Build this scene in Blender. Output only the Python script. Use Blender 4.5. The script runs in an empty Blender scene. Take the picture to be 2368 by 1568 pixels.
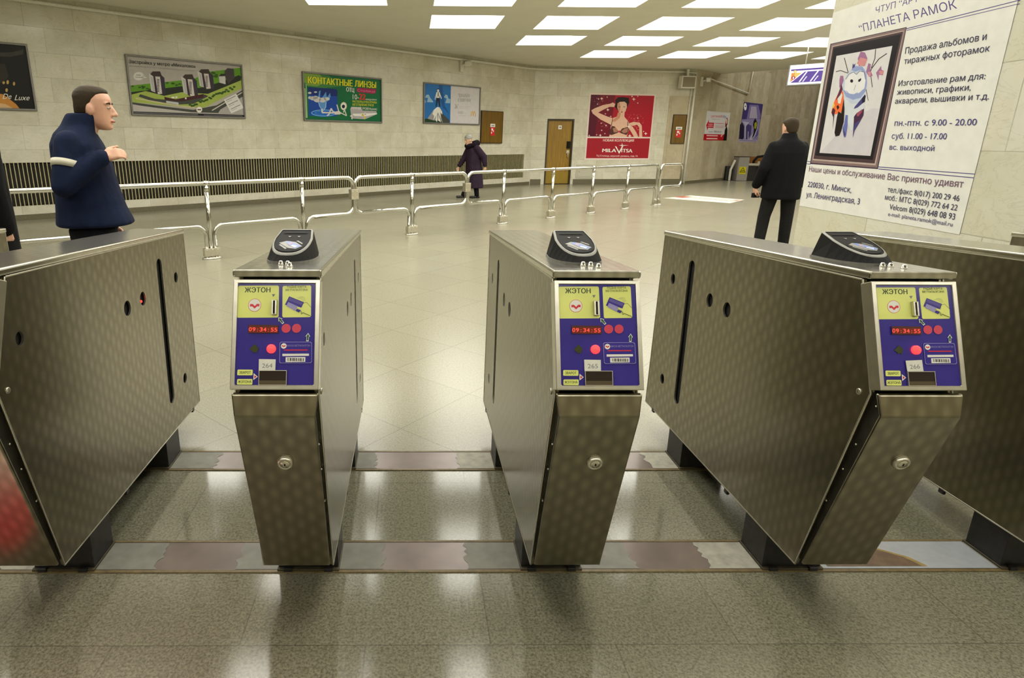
import bpy, bmesh, math, random
import numpy as np
from mathutils import Matrix, Vector
from mathutils.geometry import tessellate_polygon, delaunay_2d_cdt

scene = bpy.context.scene
COL = scene.collection
rnd = random.Random(7)
PI = math.pi

# ------------------------------------------------------------------ camera
W, H = 2368, 1568
F_PX, CX, CY = 1383.76, 961.08, 711.88
PITCH, ROLL, YAW, EYE = 0.2721, 0.0053, 0.0102, 1.45
ct, st = math.cos(PITCH), math.sin(PITCH)
cw, sw = math.cos(YAW), math.sin(YAW)
cr, sr = math.cos(ROLL), math.sin(ROLL)
R0 = Vector((cw, -sw, 0)); FWD = Vector((sw * ct, cw * ct, -st)); U0 = Vector((sw * st, cw * st, ct))
RGT = R0 * cr + U0 * sr
UPV = U0 * cr - R0 * sr
cam_data = bpy.data.cameras.new('camera')
cam = bpy.data.objects.new('camera', cam_data)
COL.objects.link(cam)
cam.matrix_world = Matrix(((RGT.x, UPV.x, -FWD.x, 0), (RGT.y, UPV.y, -FWD.y, 0), (RGT.z, UPV.z, -FWD.z, EYE), (0, 0, 0, 1)))
cam_data.sensor_fit = 'HORIZONTAL'
cam_data.sensor_width = 36
cam_data.lens = F_PX * 36 / W
cam_data.shift_x = (W / 2 - CX) / W
cam_data.shift_y = (CY - H / 2) / W
cam_data.clip_start = 0.05
cam_data.clip_end = 200
scene.camera = cam

# ------------------------------------------------------------------ world and exposure
world = bpy.data.worlds.new('world')
scene.world = world
world.use_nodes = True
world.node_tree.nodes['Background'].inputs[0].default_value = (0.02, 0.019, 0.015, 1)
world.node_tree.nodes['Background'].inputs[1].default_value = 1.0
scene.view_settings.view_transform = 'Standard'
scene.view_settings.look = 'None'
scene.view_settings.gamma = 1
scene.view_settings.use_curve_mapping = False
scene.view_settings.exposure = -0.28
scene.cycles.sample_clamp_indirect = 3.0
scene.cycles.caustics_reflective = False
scene.cycles.blur_glossy = 0.6
LAMP_STRENGTH = 10.0
LAMP_COLOR = (1.0, 0.972, 0.875)

# ------------------------------------------------------------------ materials
def lin(c):
    c = c / 255.0
    return c / 12.92 if c <= 0.04045 else ((c + 0.055) / 1.055) ** 2.4
def rgb(r, g, b):
    return (lin(r), lin(g), lin(b), 1)

class NT:
    def __init__(s, name):
        s.m = bpy.data.materials.new(name); s.m.use_nodes = True
        s.t = s.m.node_tree; s.n = s.t.nodes
        s.b = s.n['Principled BSDF']
    def new(s, typ, **kw):
        nd = s.n.new(typ)
        for k, v in kw.items():
            setattr(nd, k, v)
        return nd
    def put(s, node, key, val):
        if hasattr(val, 'is_output') or isinstance(val, bpy.types.NodeSocket):
            s.t.links.new(val, node.inputs[key])
        else:
            node.inputs[key].default_value = val
    def coord(s, kind='Object', scale=(1, 1, 1), rot=(0, 0, 0), loc=(0, 0, 0)):
        tc = s.new('ShaderNodeTexCoord'); mp = s.new('ShaderNodeMapping')
        s.t.links.new(tc.outputs[kind], mp.inputs[0])
        mp.inputs['Scale'].default_value = scale; mp.inputs['Rotation'].default_value = rot; mp.inputs['Location'].default_value = loc
        return mp.outputs[0]
    def noise(s, vec, scale, detail=3, rough=0.55, dist=0.0):
        nd = s.new('ShaderNodeTexNoise')
        s.put(nd, 'Vector', vec); s.put(nd, 'Scale', scale); s.put(nd, 'Detail', detail); s.put(nd, 'Roughness', rough); s.put(nd, 'Distortion', dist)
        return nd.outputs['Fac']
    def ramp(s, fac, stops):
        nd = s.new('ShaderNodeValToRGB'); el = nd.color_ramp.elements
        while len(el) < len(stops): el.new(0.5)
        for e, (p, c) in zip(el, stops):
            e.position = p; e.color = c if len(c) == 4 else (*c, 1)
        s.put(nd, 'Fac', fac)
        return nd.outputs['Color']
    def mix(s, fac, a, b, mode='MIX'):
        nd = s.new('ShaderNodeMix', data_type='RGBA', blend_type=mode)
        s.put(nd, 0, fac); s.put(nd, 6, a); s.put(nd, 7, b)
        return nd.outputs[2]
    def math(s, op, a, b=0.0, c=None):
        nd = s.new('ShaderNodeMath', operation=op)
        s.put(nd, 0, a); s.put(nd, 1, b)
        if c is not None: s.put(nd, 2, c)
        return nd.outputs[0]
    def maprange(s, v, a, b, c, d):
        nd = s.new('ShaderNodeMapRange')
        for i, x in enumerate((v, a, b, c, d)): s.put(nd, i, x)
        return nd.outputs[0]
    def bump(s, h, strength=0.2, dist=0.01):
        nd = s.new('ShaderNodeBump'); s.put(nd, 'Height', h); s.put(nd, 'Strength', strength); s.put(nd, 'Distance', dist)
        s.put(s.b, 'Normal', nd.outputs[0])
    def set(s, **kw):
        names = dict(color='Base Color', rough='Roughness', metal='Metallic', ior='IOR', spec='Specular IOR Level', coat='Coat Weight', coatr='Coat Roughness', emit='Emission Color', emits='Emission Strength', trans='Transmission Weight', sheen='Sheen Weight')
        for k, v in kw.items(): s.put(s.b, names[k], v)
        return s.m

MATS = {}
def plain(name, col, rough=0.5, metal=0.0, var=0.06, scale=30, **kw):
    """plain surface with a faint procedural tone variation"""
    if name in MATS: return MATS[name]
    t = NT(name)
    n = t.noise(t.coord(), scale, 2)
    a = tuple(max(0, c * (1 - var)) for c in col[:3]) + (1,)
    b = tuple(min(1, c * (1 + var)) for c in col[:3]) + (1,)
    MATS[name] = t.set(color=t.ramp(n, [(0.3, a), (0.7, b)]), rough=rough, metal=metal, **kw)
    return MATS[name]
def ink(r, g, b, rough=0.35):
    key = 'ink_%d_%d_%d' % (r, g, b)
    return plain(key, rgb(r, g, b), rough, var=0.04, scale=12, spec=0.5 if rough < 0.3 else 0.2)
def glow(name, col, strength):
    if name in MATS: return MATS[name]
    t = NT(name)
    MATS[name] = t.set(color=(0.02, 0.02, 0.02, 1), emit=col, emits=strength, rough=0.4)
    return MATS[name]

def steel_material(name, base, kind):
    """engine turned stainless steel: overlapping polishing spots in rows"""
    t = NT(name)
    v = t.coord('Object')
    sep = t.new('ShaderNodeSeparateXYZ'); t.put(sep, 0, v)
    across = sep.outputs['Y'] if kind == 'side' else sep.outputs['X']
    along = sep.outputs['Y'] if kind == 'top' else sep.outputs['Z']
    k1 = 2 * PI / 0.066; k2 = 2 * PI / 0.064
    def cosine(x, k): return t.math('COSINE', t.math('MULTIPLY', x, k))
    spots = t.math('MULTIPLY', cosine(across, k1), cosine(along, k2))          # staggered polishing spots
    streak = cosine(across, 2 * k1)                                            # rows of spots running into streaks
    big = t.noise(v, 2.4, 2)
    h = t.math('ADD', t.math('MULTIPLY', spots, t.maprange(big, 0.35, 0.62, 0.25, 0.65)), t.math('MULTIPLY', streak, 0.30))
    fine = t.noise(v, 90, 2)
    rough = 0.27 if kind != 'top' else 0.20
    c = t.mix(t.maprange(h, -0.9, 0.9, 0.0, 1.0), tuple(x * 0.68 for x in base[:3]) + (1,), tuple(min(1, x * 1.30) for x in base[:3]) + (1,))
    c = t.mix(t.maprange(big, 0.35, 0.75, 0.0, 0.30), c, tuple(x * y for x, y in zip(base[:3], (0.72, 0.68, 0.55))) + (1,))
    MATS[name] = t.set(color=c, metal=1.0, rough=rough)
    return MATS[name]

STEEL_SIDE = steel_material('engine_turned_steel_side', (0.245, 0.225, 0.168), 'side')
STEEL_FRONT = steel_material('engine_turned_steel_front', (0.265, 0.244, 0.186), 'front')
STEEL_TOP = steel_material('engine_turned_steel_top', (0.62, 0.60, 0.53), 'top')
STEEL_TRIM = plain('satin_steel_trim', (0.68, 0.65, 0.56, 1), 0.3, 1.0)
CHROME = plain('polished_chrome_tube', (0.56, 0.55, 0.50, 1), 0.12, 1.0, var=0.02)
BLACK_VOID = plain('black_interior', (0.006, 0.006, 0.005, 1), 0.8)
BLACK_LEG = plain('black_painted_steel', (0.012, 0.011, 0.010, 1), 0.45, var=0.5, scale=40)
BLACK_PLASTIC = plain('black_plastic', (0.009, 0.0085, 0.008, 1), 0.6, spec=0.10)
GREY_PLASTIC = plain('grey_plastic', (0.20, 0.195, 0.17, 1), 0.4)
WHITE_PLASTIC = plain('white_painted_metal', (0.76, 0.74, 0.66, 1), 0.45)
GREY_FRAME = plain('grey_poster_frame', (0.18, 0.17, 0.16, 1), 0.4, 0.3)

def stone_wall(name, ca, cb, cc, bw, bh, vertical=False, gloss=0.17):
    t = NT(name)
    v = t.coord('Object')
    sep = t.new('ShaderNodeSeparateXYZ'); t.put(sep, 0, v)
    comb = t.new('ShaderNodeCombineXYZ')
    if vertical:
        t.put(comb, 0, sep.outputs['Z']); t.put(comb, 1, sep.outputs['X'])
    else:
        t.put(comb, 0, sep.outputs['X']); t.put(comb, 1, sep.outputs['Z'])
    br = t.new('ShaderNodeTexBrick')
    br.offset = 0.37; br.offset_frequency = 2; br.squash = 0.72; br.squash_frequency = 3
    t.put(br, 'Vector', comb.outputs[0]); t.put(br, 'Scale', 1.0)
    t.put(br, 'Brick Width', bw); t.put(br, 'Row Height', bh); t.put(br, 'Mortar Size', 0.004); t.put(br, 'Mortar Smooth', 0.3); t.put(br, 'Bias', 0.0)
    t.put(br, 'Color1', ca); t.put(br, 'Color2', cb)
    t.put(br, 'Mortar', tuple(x * 0.62 for x in cb[:3]) + (1,))
    cloud = t.noise(v, 2.6, 5, 0.6, 0.6)
    c = t.mix(t.maprange(cloud, 0.38, 0.72, 0.0, 0.6), br.outputs['Color'], cc)
    vein = t.noise(t.coord('Object', scale=(1, 1, 2.4) if not vertical else (5, 5, 0.5)), 3.0, 6, 0.6, 1.8)
    vm = t.maprange(t.math('ABSOLUTE', t.math('SUBTRACT', vein, 0.5)), 0.0, 0.020, 0.28, 0.0)
    blotch = t.noise(t.coord('Object', loc=(4, 2, 9)), 1.1, 4, 0.65, 0.8)
    c = t.mix(t.maprange(blotch, 0.46, 0.72, 0.0, 0.38), c, tuple(x * y for x, y in zip(cb[:3], (0.74, 0.72, 0.62))) + (1,))
    c = t.mix(vm, c, tuple(x * 0.55 for x in cb[:3]) + (1,))
    # every slab is polished a little differently
    rr = t.new('ShaderNodeTexBrick'); rr.offset = 0.37; rr.offset_frequency = 2; rr.squash = 0.72; rr.squash_frequency = 3
    t.put(rr, 'Vector', comb.outputs[0]); t.put(rr, 'Scale', 1.0); t.put(rr, 'Brick Width', bw); t.put(rr, 'Row Height', bh); t.put(rr, 'Mortar Size', 0.0)
    t.put(rr, 'Color1', (gloss * 0.55,) * 3 + (1,)); t.put(rr, 'Color2', (gloss * 1.7,) * 3 + (1,))
    t.bump(t.math('SUBTRACT', t.math('MULTIPLY', cloud, 0.05), br.outputs['Fac']), 0.25, 0.002)
    MATS[name] = t.set(color=c, rough=rr.outputs['Color'])
    return MATS[name]

STONE = stone_wall('polished_marble_slabs', rgb(216, 212, 194), rgb(196, 191, 171), rgb(226, 223, 210), 0.80, 0.42)
STONE_V = stone_wall('vertical_marble_slabs', rgb(196, 184, 158), rgb(160, 146, 118), rgb(205, 196, 172), 2.6, 0.62, True)
STONE_COL = stone_wall('column_marble_slabs', rgb(216, 212, 196), rgb(202, 198, 174), rgb(212, 214, 204), 0.95, 0.47)

def floor_material():
    t = NT('speckled_granite_floor')
    v = t.coord('Object')
    def tiles(rot, bw, bh, off):
        br = t.new('ShaderNodeTexBrick'); br.offset = off; br.offset_frequency = 2
        t.put(br, 'Vector', t.coord('Object', rot=(0, 0, rot), loc=(0.13, 0.31, 0)))
        t.put(br, 'Scale', 1.0); t.put(br, 'Brick Width', bw); t.put(br, 'Row Height', bh); t.put(br, 'Mortar Size', 0.0022); t.put(br, 'Mortar Smooth', 0.2)
        t.put(br, 'Color1', (0.0,) * 3 + (1,)); t.put(br, 'Color2', (1.0,) * 3 + (1,)); t.put(br, 'Mortar', (0.5,) * 3 + (1,))
        return br
    b1 = tiles(0.0, 0.75, 0.44, 0.5); b2 = tiles(0.73, 0.6, 0.6, 0.0)
    sep = t.new('ShaderNodeSeparateXYZ'); t.put(sep, 0, v)
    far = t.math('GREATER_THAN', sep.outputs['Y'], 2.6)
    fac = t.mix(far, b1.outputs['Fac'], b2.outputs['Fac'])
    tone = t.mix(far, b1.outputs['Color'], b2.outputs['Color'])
    base = t.mix(t.maprange(tone, 0, 1, 0, 1), rgb(121, 119, 98), rgb(132, 130, 108))
    zone = t.noise(v, 0.55, 2)
    base = t.mix(t.maprange(zone, 0.42, 0.62, 0.0, 0.55), base, rgb(136, 133, 116))
    rosy = t.noise(t.coord('Object', loc=(7, 3, 0)), 0.35, 1)
    base = t.mix(t.maprange(rosy, 0.60, 0.75, 0.0, 0.45), base, rgb(138, 118, 104))
    sp = t.noise(v, 120, 4, 0.75)
    sp2 = t.noise(t.coord('Object', loc=(3, 1, 0)), 42, 4, 0.7)
    c = t.mix(t.maprange(sp, 0.38, 0.54, 0.66, 0.0), base, rgb(58, 58, 42))
    c = t.mix(t.maprange(sp2, 0.50, 0.68, 0.0, 0.45), c, rgb(84, 82, 66))
    c = t.mix(t.maprange(sp, 0.56, 0.70, 0.0, 0.35), c, rgb(172, 166, 146))
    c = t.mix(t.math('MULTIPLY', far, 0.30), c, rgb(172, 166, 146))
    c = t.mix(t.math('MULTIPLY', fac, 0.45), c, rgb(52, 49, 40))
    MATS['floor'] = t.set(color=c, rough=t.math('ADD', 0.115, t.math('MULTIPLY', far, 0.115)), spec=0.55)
    return MATS['floor']
FLOOR = floor_material()
CEIL = plain('cream_ceiling_paint', rgb(222, 219, 204), 0.7, var=0.03, scale=1.5)
def wood_material(name, a, b):
    t = NT(name)
    w = t.noise(t.coord('Object', scale=(9, 9, 0.8)), 1.6, 4, 0.6, 0.8)
    MATS[name] = t.set(color=t.ramp(w, [(0.3, a), (0.7, b)]), rough=0.32)
    return MATS[name]
WOOD_DOOR = wood_material('varnished_door_wood', rgb(122, 92, 20), rgb(156, 120, 36))
WOOD_HATCH = wood_material('varnished_hatch_wood', rgb(94, 68, 12), rgb(122, 92, 24))
BRASS_PLATE = plain('brass_kick_plate', rgb(150, 126, 50), 0.35, 0.6)
SKIRT = plain('dark_granite_skirting', rgb(100, 94, 74), 0.25, var=0.15, scale=60)
# ------------------------------------------------------------------ mesh building
class MB:
    def __init__(s, mats):
        s.mats = mats if isinstance(mats, list) else [mats]
        s.v = []; s.f = []; s.mi = []; s.sm = []; s.M = Matrix.Identity(4)
    def mat(s, m):
        for i, x in enumerate(s.mats):
            if x == m: return i
        s.mats.append(m); return len(s.mats) - 1
    def add(s, vs, fs, mi=0, smooth=False):
        o = len(s.v)
        s.v += [tuple(s.M @ Vector(p)) for p in vs]
        for f in fs:
            s.f.append(tuple(i + o for i in f)); s.mi.append(mi); s.sm.append(smooth)
    def box(s, a, b, mi=0):
        x0, y0, z0 = a; x1, y1, z1 = b
        s.add([(x0, y0, z0), (x1, y0, z0), (x1, y1, z0), (x0, y1, z0), (x0, y0, z1), (x1, y0, z1), (x1, y1, z1), (x0, y1, z1)],
              [(3, 2, 1, 0), (4, 5, 6, 7), (0, 1, 5, 4), (1, 2, 6, 5), (2, 3, 7, 6), (3, 0, 4, 7)], mi)
    def rings(s, rs, mi=0, smooth=False, caps=True, closed=False):
        n = len(rs[0]); vs = [p for r in rs for p in r]; fs = []
        m = len(rs)
        for i in range(m if closed else m - 1):
            a = i * n; b = ((i + 1) % m) * n
            for j in range(n):
                k = (j + 1) % n
                fs.append((a + j, a + k, b + k, b + j))
        if caps and not closed:
            fs.append(tuple(range(n - 1, -1, -1))); fs.append(tuple((m - 1) * n + j for j in range(n)))
        s.add(vs, fs, mi, smooth)
    def tube(s, path, r, seg=12, mi=0, caps=True):
        P = [Vector(p) for p in path]
        rr = r if isinstance(r, (list, tuple)) else [r] * len(P)
        T = []
        for i in range(len(P)):
            d = (P[min(i + 1, len(P) - 1)] - P[max(i - 1, 0)])
            T.append(d.normalized() if d.length > 1e-9 else Vector((0, 0, 1)))
        ref = Vector((0, 0, 1)) if abs(T[0].z) < 0.9 else Vector((1, 0, 0))
        n = (ref - T[0] * ref.dot(T[0])).normalized()
        rs = []
        for p, t, q in zip(P, T, rr):
            n = (n - t * n.dot(t))
            n = n.normalized() if n.length > 1e-6 else t.orthogonal().normalized()
            b = t.cross(n)
            rs.append([tuple(p + (n * math.cos(2 * PI * k / seg) + b * math.sin(2 * PI * k / seg)) * q) for k in range(seg)])
        s.rings(rs, mi, True, caps)
    def lathe(s, prof, seg=20, mi=0, smooth=True):
        """prof: (radius, height) along local z of s.M"""
        s.rings([[(r * math.cos(2 * PI * k / seg), r * math.sin(2 * PI * k / seg), z) for k in range(seg)] for r, z in prof], mi, smooth)
    def ball(s, c, r, mi=0, seg=14, rows=9):
        rx, ry, rz = r if isinstance(r, (list, tuple)) else (r, r, r)
        rs = []
        for i in range(rows + 1):
            a = -PI / 2 + PI * (0.02 + 0.96 * i / rows)
            rs.append([(c[0] + rx * math.cos(a) * math.cos(2 * PI * k / seg), c[1] + ry * math.cos(a) * math.sin(2 * PI * k / seg), c[2] + rz * math.sin(a)) for k in range(seg)])
        s.rings(rs, mi, True)
    def flat(s, loops, put, mi=0):
        """flat polygon with holes; put maps a 2-D point to 3-D"""
        L = [[Vector((p[0], p[1], 0)) for p in lp] for lp in loops]
        tri = tessellate_polygon(L)
        pts = [p for lp in loops for p in lp]
        s.add([put(*p) for p in pts], [tuple(t) for t in tri], mi)
    def build(s, name, parent=None, bevel=0.0, recalc=True, seg=2, angle=40):
        me = bpy.data.meshes.new(name)
        me.from_pydata(s.v, [], s.f)
        for m in s.mats: me.materials.append(m)
        me.polygons.foreach_set('material_index', s.mi)
        me.polygons.foreach_set('use_smooth', s.sm)
        if recalc:
            bm = bmesh.new(); bm.from_mesh(me)
            bmesh.ops.recalc_face_normals(bm, faces=bm.faces)
            bm.to_mesh(me); bm.free()
        me.update()
        o = bpy.data.objects.new(name, me); COL.objects.link(o)
        if parent: o.parent = parent
        if bevel:
            md = o.modifiers.new('bevel', 'BEVEL'); md.width = bevel; md.segments = seg; md.limit_method = 'ANGLE'; md.angle_limit = math.radians(angle)
        return o

def empty(name, loc=(0, 0, 0), rz=0.0):
    o = bpy.data.objects.new(name, None); COL.objects.link(o)
    o.location = loc; o.rotation_euler = (0, 0, rz); o.empty_display_size = 0.2
    return o
def tag(o, label, cat, group=None):
    o['label'] = label; o['category'] = cat
    if group: o['group'] = group
    return o
def struct(o):
    o['kind'] = 'structure'; return o
def place(o, loc, rz=0.0):
    o.location = loc; o.rotation_euler = (0, 0, rz); return o
def circle(cx, cy, rx, ry=None, n=24, a0=0.0):
    ry = rx if ry is None else ry
    return [(cx + rx * math.cos(a0 + 2 * PI * k / n), cy + ry * math.sin(a0 + 2 * PI * k / n)) for k in range(n)]
def roundrect(x0, y0, x1, y1, r, n=5):
    out = []
    for cx, cy, a in ((x1 - r, y1 - r, 0), (x0 + r, y1 - r, PI / 2), (x0 + r, y0 + r, PI), (x1 - r, y0 + r, 3 * PI / 2)):
        for k in range(n + 1):
            out.append((cx + r * math.cos(a + PI / 2 * k / n), cy + r * math.sin(a + PI / 2 * k / n)))
    return out

_text_cache = {}
def text_mesh(s):
    """outline of a line of lettering: triangles in font units, x extent, cap height"""
    if s in _text_cache: return _text_cache[s]
    def get(txt):
        cu = bpy.data.curves.new('lettering', 'FONT'); cu.body = txt; cu.size = 1.0; cu.resolution_u = 3; cu.fill_mode = 'BOTH'
        ob = bpy.data.objects.new('lettering', cu); COL.objects.link(ob)
        dg = bpy.context.evaluated_depsgraph_get()
        oe = ob.evaluated_get(dg)
        outl = oe.to_curve(dg, apply_modifiers=False)
        loops = []
        for sp in outl.splines:
            bp = sp.bezier_points; n = len(bp); lp = []
            for k in range(n):
                p0, p1 = bp[k], bp[(k + 1) % n]
                a, b, c, d = p0.co.xy, p0.handle_right.xy, p1.handle_left.xy, p1.co.xy
                straight = (abs((b - a).cross(d - a)) < 1e-5 and abs((c - a).cross(d - a)) < 1e-5)
                for q in range(1 if straight else 5):
                    u = q / 5; w = 1 - u
                    lp.append(a * w ** 3 + b * 3 * w * w * u + c * 3 * w * u * u + d * u ** 3)
            if len(lp) > 2: loops.append(lp)
        oe.to_curve_clear()
        bpy.data.objects.remove(ob); bpy.data.curves.remove(cu)
        pts = []; edges = []
        for lp in loops:
            o = len(pts); m = len(lp); pts += [p.copy() for p in lp]; edges += [(o + k, o + (k + 1) % m) for k in range(m)]
        if not pts: return [], []
        vo, eo, fo, *_ = delaunay_2d_cdt(pts, edges, [], 0, 1e-5)
        A = np.array([[pts[a].x, pts[a].y] for a, b in edges]); B = np.array([[pts[b].x, pts[b].y] for a, b in edges])
        V = np.array([[p.x, p.y] for p in vo])
        fs = []
        for f in fo:
            c = V[list(f)].mean(axis=0)
            up = (A[:, 1] <= c[1]) & (B[:, 1] > c[1]); dn = (A[:, 1] > c[1]) & (B[:, 1] <= c[1])
            side = (B[:, 0] - A[:, 0]) * (c[1] - A[:, 1]) - (c[0] - A[:, 0]) * (B[:, 1] - A[:, 1])
            if int((up & (side > 0)).sum()) - int((dn & (side < 0)).sum()) != 0: fs.append(tuple(f))
        return [(float(x), float(y), 0.0) for x, y in V], fs
    vs, fs = get(s)
    cap = 0.727
    xs = [v[0] for v in vs] or [0, 1]
    _text_cache[s] = (vs, fs, min(xs), max(xs), cap)
    return _text_cache[s]

def homography(src, dst):
    A = []; b = []
    for (x, y), (u, v) in zip(src, dst):
        A.append([x, y, 1, 0, 0, 0, -u * x, -u * y]); b.append(u)
        A.append([0, 0, 0, x, y, 1, -v * x, -v * y]); b.append(v)
    h = np.linalg.solve(np.array(A, float), np.array(b, float))
    return np.append(h, 1).reshape(3, 3)

class Sheet:
    """a printed sheet of w x h metres; artwork is measured on a rectified tracing and laid in thin ink layers"""
    def __init__(s, corners, w, h, crop=(0, 0, 1), depth=0.0, step=0.0001):
        s.w, s.h = w, h
        s.Hm = homography(corners, [(-w / 2, h / 2), (w / 2, h / 2), (w / 2, -h / 2), (-w / 2, -h / 2)])
        s.crop = crop; s.mb = MB([]); s.mb.mats = []
        s.z = depth; s.step = step; s.layer = 0
        s.basis = lambda x, y, d: (x, -d, y)
    def xy(s, p):
        x = s.crop[0] + p[0] / s.crop[2]; y = s.crop[1] + p[1] / s.crop[2]
        q = s.Hm @ np.array([x, y, 1.0])
        return (float(q[0] / q[2]), float(q[1] / q[2]))
    def raw(s, pts, m, bump=True, holes=()):
        if bump: s.layer += 1
        d = s.z + s.layer * s.step
        s.mb.flat([pts] + list(holes), lambda x, y: s.basis(x, y, d), s.mb.mat(m))
    def poly(s, pts, m, bump=True):
        s.raw([s.xy(p) for p in pts], m, bump)
    def many(s, polys, m):
        s.layer += 1
        for p in polys: s.poly(p, m, False)
    def base(s, m):
        s.raw([(-s.w / 2, -s.h / 2), (s.w / 2, -s.h / 2), (s.w / 2, s.h / 2), (-s.w / 2, s.h / 2)], m)
    def dot(s, cx, cy, rx, m, ry=None, n=20, bump=True):
        s.poly(circle(cx, cy, rx, ry, n), m, bump)
    def line(s, pts, wd, m, bump=True):
        if bump: s.layer += 1
        for a, b in zip(pts[:-1], pts[1:]):
            dx, dy = b[0] - a[0], b[1] - a[1]; L = math.hypot(dx, dy) or 1
            nx, ny = -dy / L * wd / 2, dx / L * wd / 2
            s.poly([(a[0] + nx, a[1] + ny), (b[0] + nx, b[1] + ny), (b[0] - nx, b[1] - ny), (a[0] - nx, a[1] - ny)], m, False)
    def text(s, txt, bl, br, tl, m, bump=True, bold=0.0):
        vs, fs, x0, x1, cap = text_mesh(txt)
        if not vs: return
        if bump: s.layer += 1
        d = s.z + s.layer * s.step
        A = s.xy(bl); B = s.xy(br); T = s.xy(tl)
        for sh in ((-bold, bold) if bold else (0.0,)):
            out = []
            for x, y, _ in vs:
                u = (x - x0 + sh) / (x1 - x0); v = y / cap
                px = A[0] + (B[0] - A[0]) * u + (T[0] - A[0]) * v
                py = A[1] + (B[1] - A[1]) * u + (T[1] - A[1]) * v
                out.append(s.basis(px, py, d + (s.step * 0.2 if sh > 0 else 0)))
            s.mb.add(out, fs, s.mb.mat(m))
    def build(s, name, parent=None):
        return s.mb.build(name, parent, recalc=False)
# ------------------------------------------------------------------ the hall
ZC = 3.868
PA = Vector((4.171, 21.299, 0)); AA = 0.7308          # corner of the left wall and the end wall
AB = 0.1191; LB = 5.785
PD = Vector((9.915, 21.986, 0)); AC = 0.72            # corner of the end wall and the escalator wall
dA = Vector((math.cos(AA), math.sin(AA), 0)); dB = Vector((math.cos(AB), math.sin(AB), 0)); dC = Vector((math.cos(AC), math.sin(AC), 0))
LEN_A = 27.0
END_A = PA - dA * LEN_A

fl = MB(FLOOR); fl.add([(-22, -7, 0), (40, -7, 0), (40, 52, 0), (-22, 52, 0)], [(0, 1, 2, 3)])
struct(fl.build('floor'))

# left wall, with the long niche of the radiator grille cut into it (grille from -17.3 to -0.37 along the wall)
G0, G1, GZ0, GZ1 = -17.6, -0.37, 0.255, 1.03
wl = MB(STONE)
def wall_quad(mb, x0, x1, z0, z1, y=0.0, mi=0):
    mb.add([(x0, y, z0), (x1, y, z0), (x1, y, z1), (x0, y, z1)], [(0, 1, 2, 3)], mi)
wall_quad(wl, -LEN_A, 0, GZ1, 4.4)
wall_quad(wl, G1, 0, 0, GZ1)
wall_quad(wl, -LEN_A, G0, 0, GZ1)
wall_quad(wl, G0, G1, 0, GZ0)
wl.add([(G0, 0, GZ1), (G1, 0, GZ1), (G1, 0.16, GZ1), (G0, 0.16, GZ1)], [(0, 1, 2, 3)])
wl.add([(G0, 0, GZ0), (G1, 0, GZ0), (G1, 0.16, GZ0), (G0, 0.16, GZ0)], [(0, 1, 2, 3)])
wl.add([(G1, 0, GZ0), (G1, 0.16, GZ0), (G1, 0.16, GZ1), (G1, 0, GZ1)], [(0, 1, 2, 3)])
wall_quad(wl, G0, G1, GZ0, GZ1, 0.16, wl.mat(BLACK_VOID))
struct(place(wl.build('wall_left', recalc=False), PA, AA))
wb_ = MB(STONE)
DX0, DX1, DZ = 0.52, 1.48, 2.2
wall_quad(wb_, 0, DX0, 0, 4.4); wall_quad(wb_, DX1, LB, 0, 4.4); wall_quad(wb_, DX0, DX1, DZ, 4.4)
struct(place(wb_.build('wall_back', recalc=False), PA, AB))
wp = MB(STONE_V); wp.box((4.86, -0.012, 0.0), (LB - 0.002, -0.001, 3.0))
struct(place(wp.build('trim_4'), PA + dB * 0.0, AB))
wc_ = MB(STONE_V); wall_quad(wc_, 0, 34, 0, 7.0)
struct(place(wc_.build('wall_escalator', recalc=False), PD, AC))
# closing walls out of view, behind the camera and to the right
WARM = plain('beige_plaster', rgb(204, 197, 170), 0.6, var=0.08, scale=1.2)
for nm, a, b in (('wall_rear', (END_A.x, END_A.y), (-8, -5.5)), ('wall_front', (-8, -5.5), (16, -5.5)), ('wall_right', (16, -5.5), (19.5, 13.5)), ('wall_side', (19.5, 13.5), (38, 30)), ('wall_end', (38, 30), (32, 46))):
    q = MB(WARM)
    dx, dy = b[0] - a[0], b[1] - a[1]; L = math.hypot(dx, dy)
    wall_quad(q, 0, L, 0, 5.2)
    struct(place(q.build(nm, recalc=False), (a[0], a[1], 0), math.atan2(dy, dx)))

# baseboards
def board(name, P, a, x0, x1, h, t, m=SKIRT):
    q = MB(m); q.box((x0, -t, 0), (x1, -0.001, h)); struct(place(q.build(name, bevel=0.004), P, a))
board('baseboard_left', PA, AA, -LEN_A + 0.1, -0.02, 0.10, 0.012)
board('baseboard_back', PA, AB, 0.02, 0.40, 0.18, 0.014)
board('baseboard_back_b', PA, AB, 1.58, LB - 0.03, 0.18, 0.014)
bpy.data.objects['baseboard_back_b'].name = 'baseboard_right'
board('baseboard_escalator', PD, AC, 0.05, 33.8, 0.10, 0.014)

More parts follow.
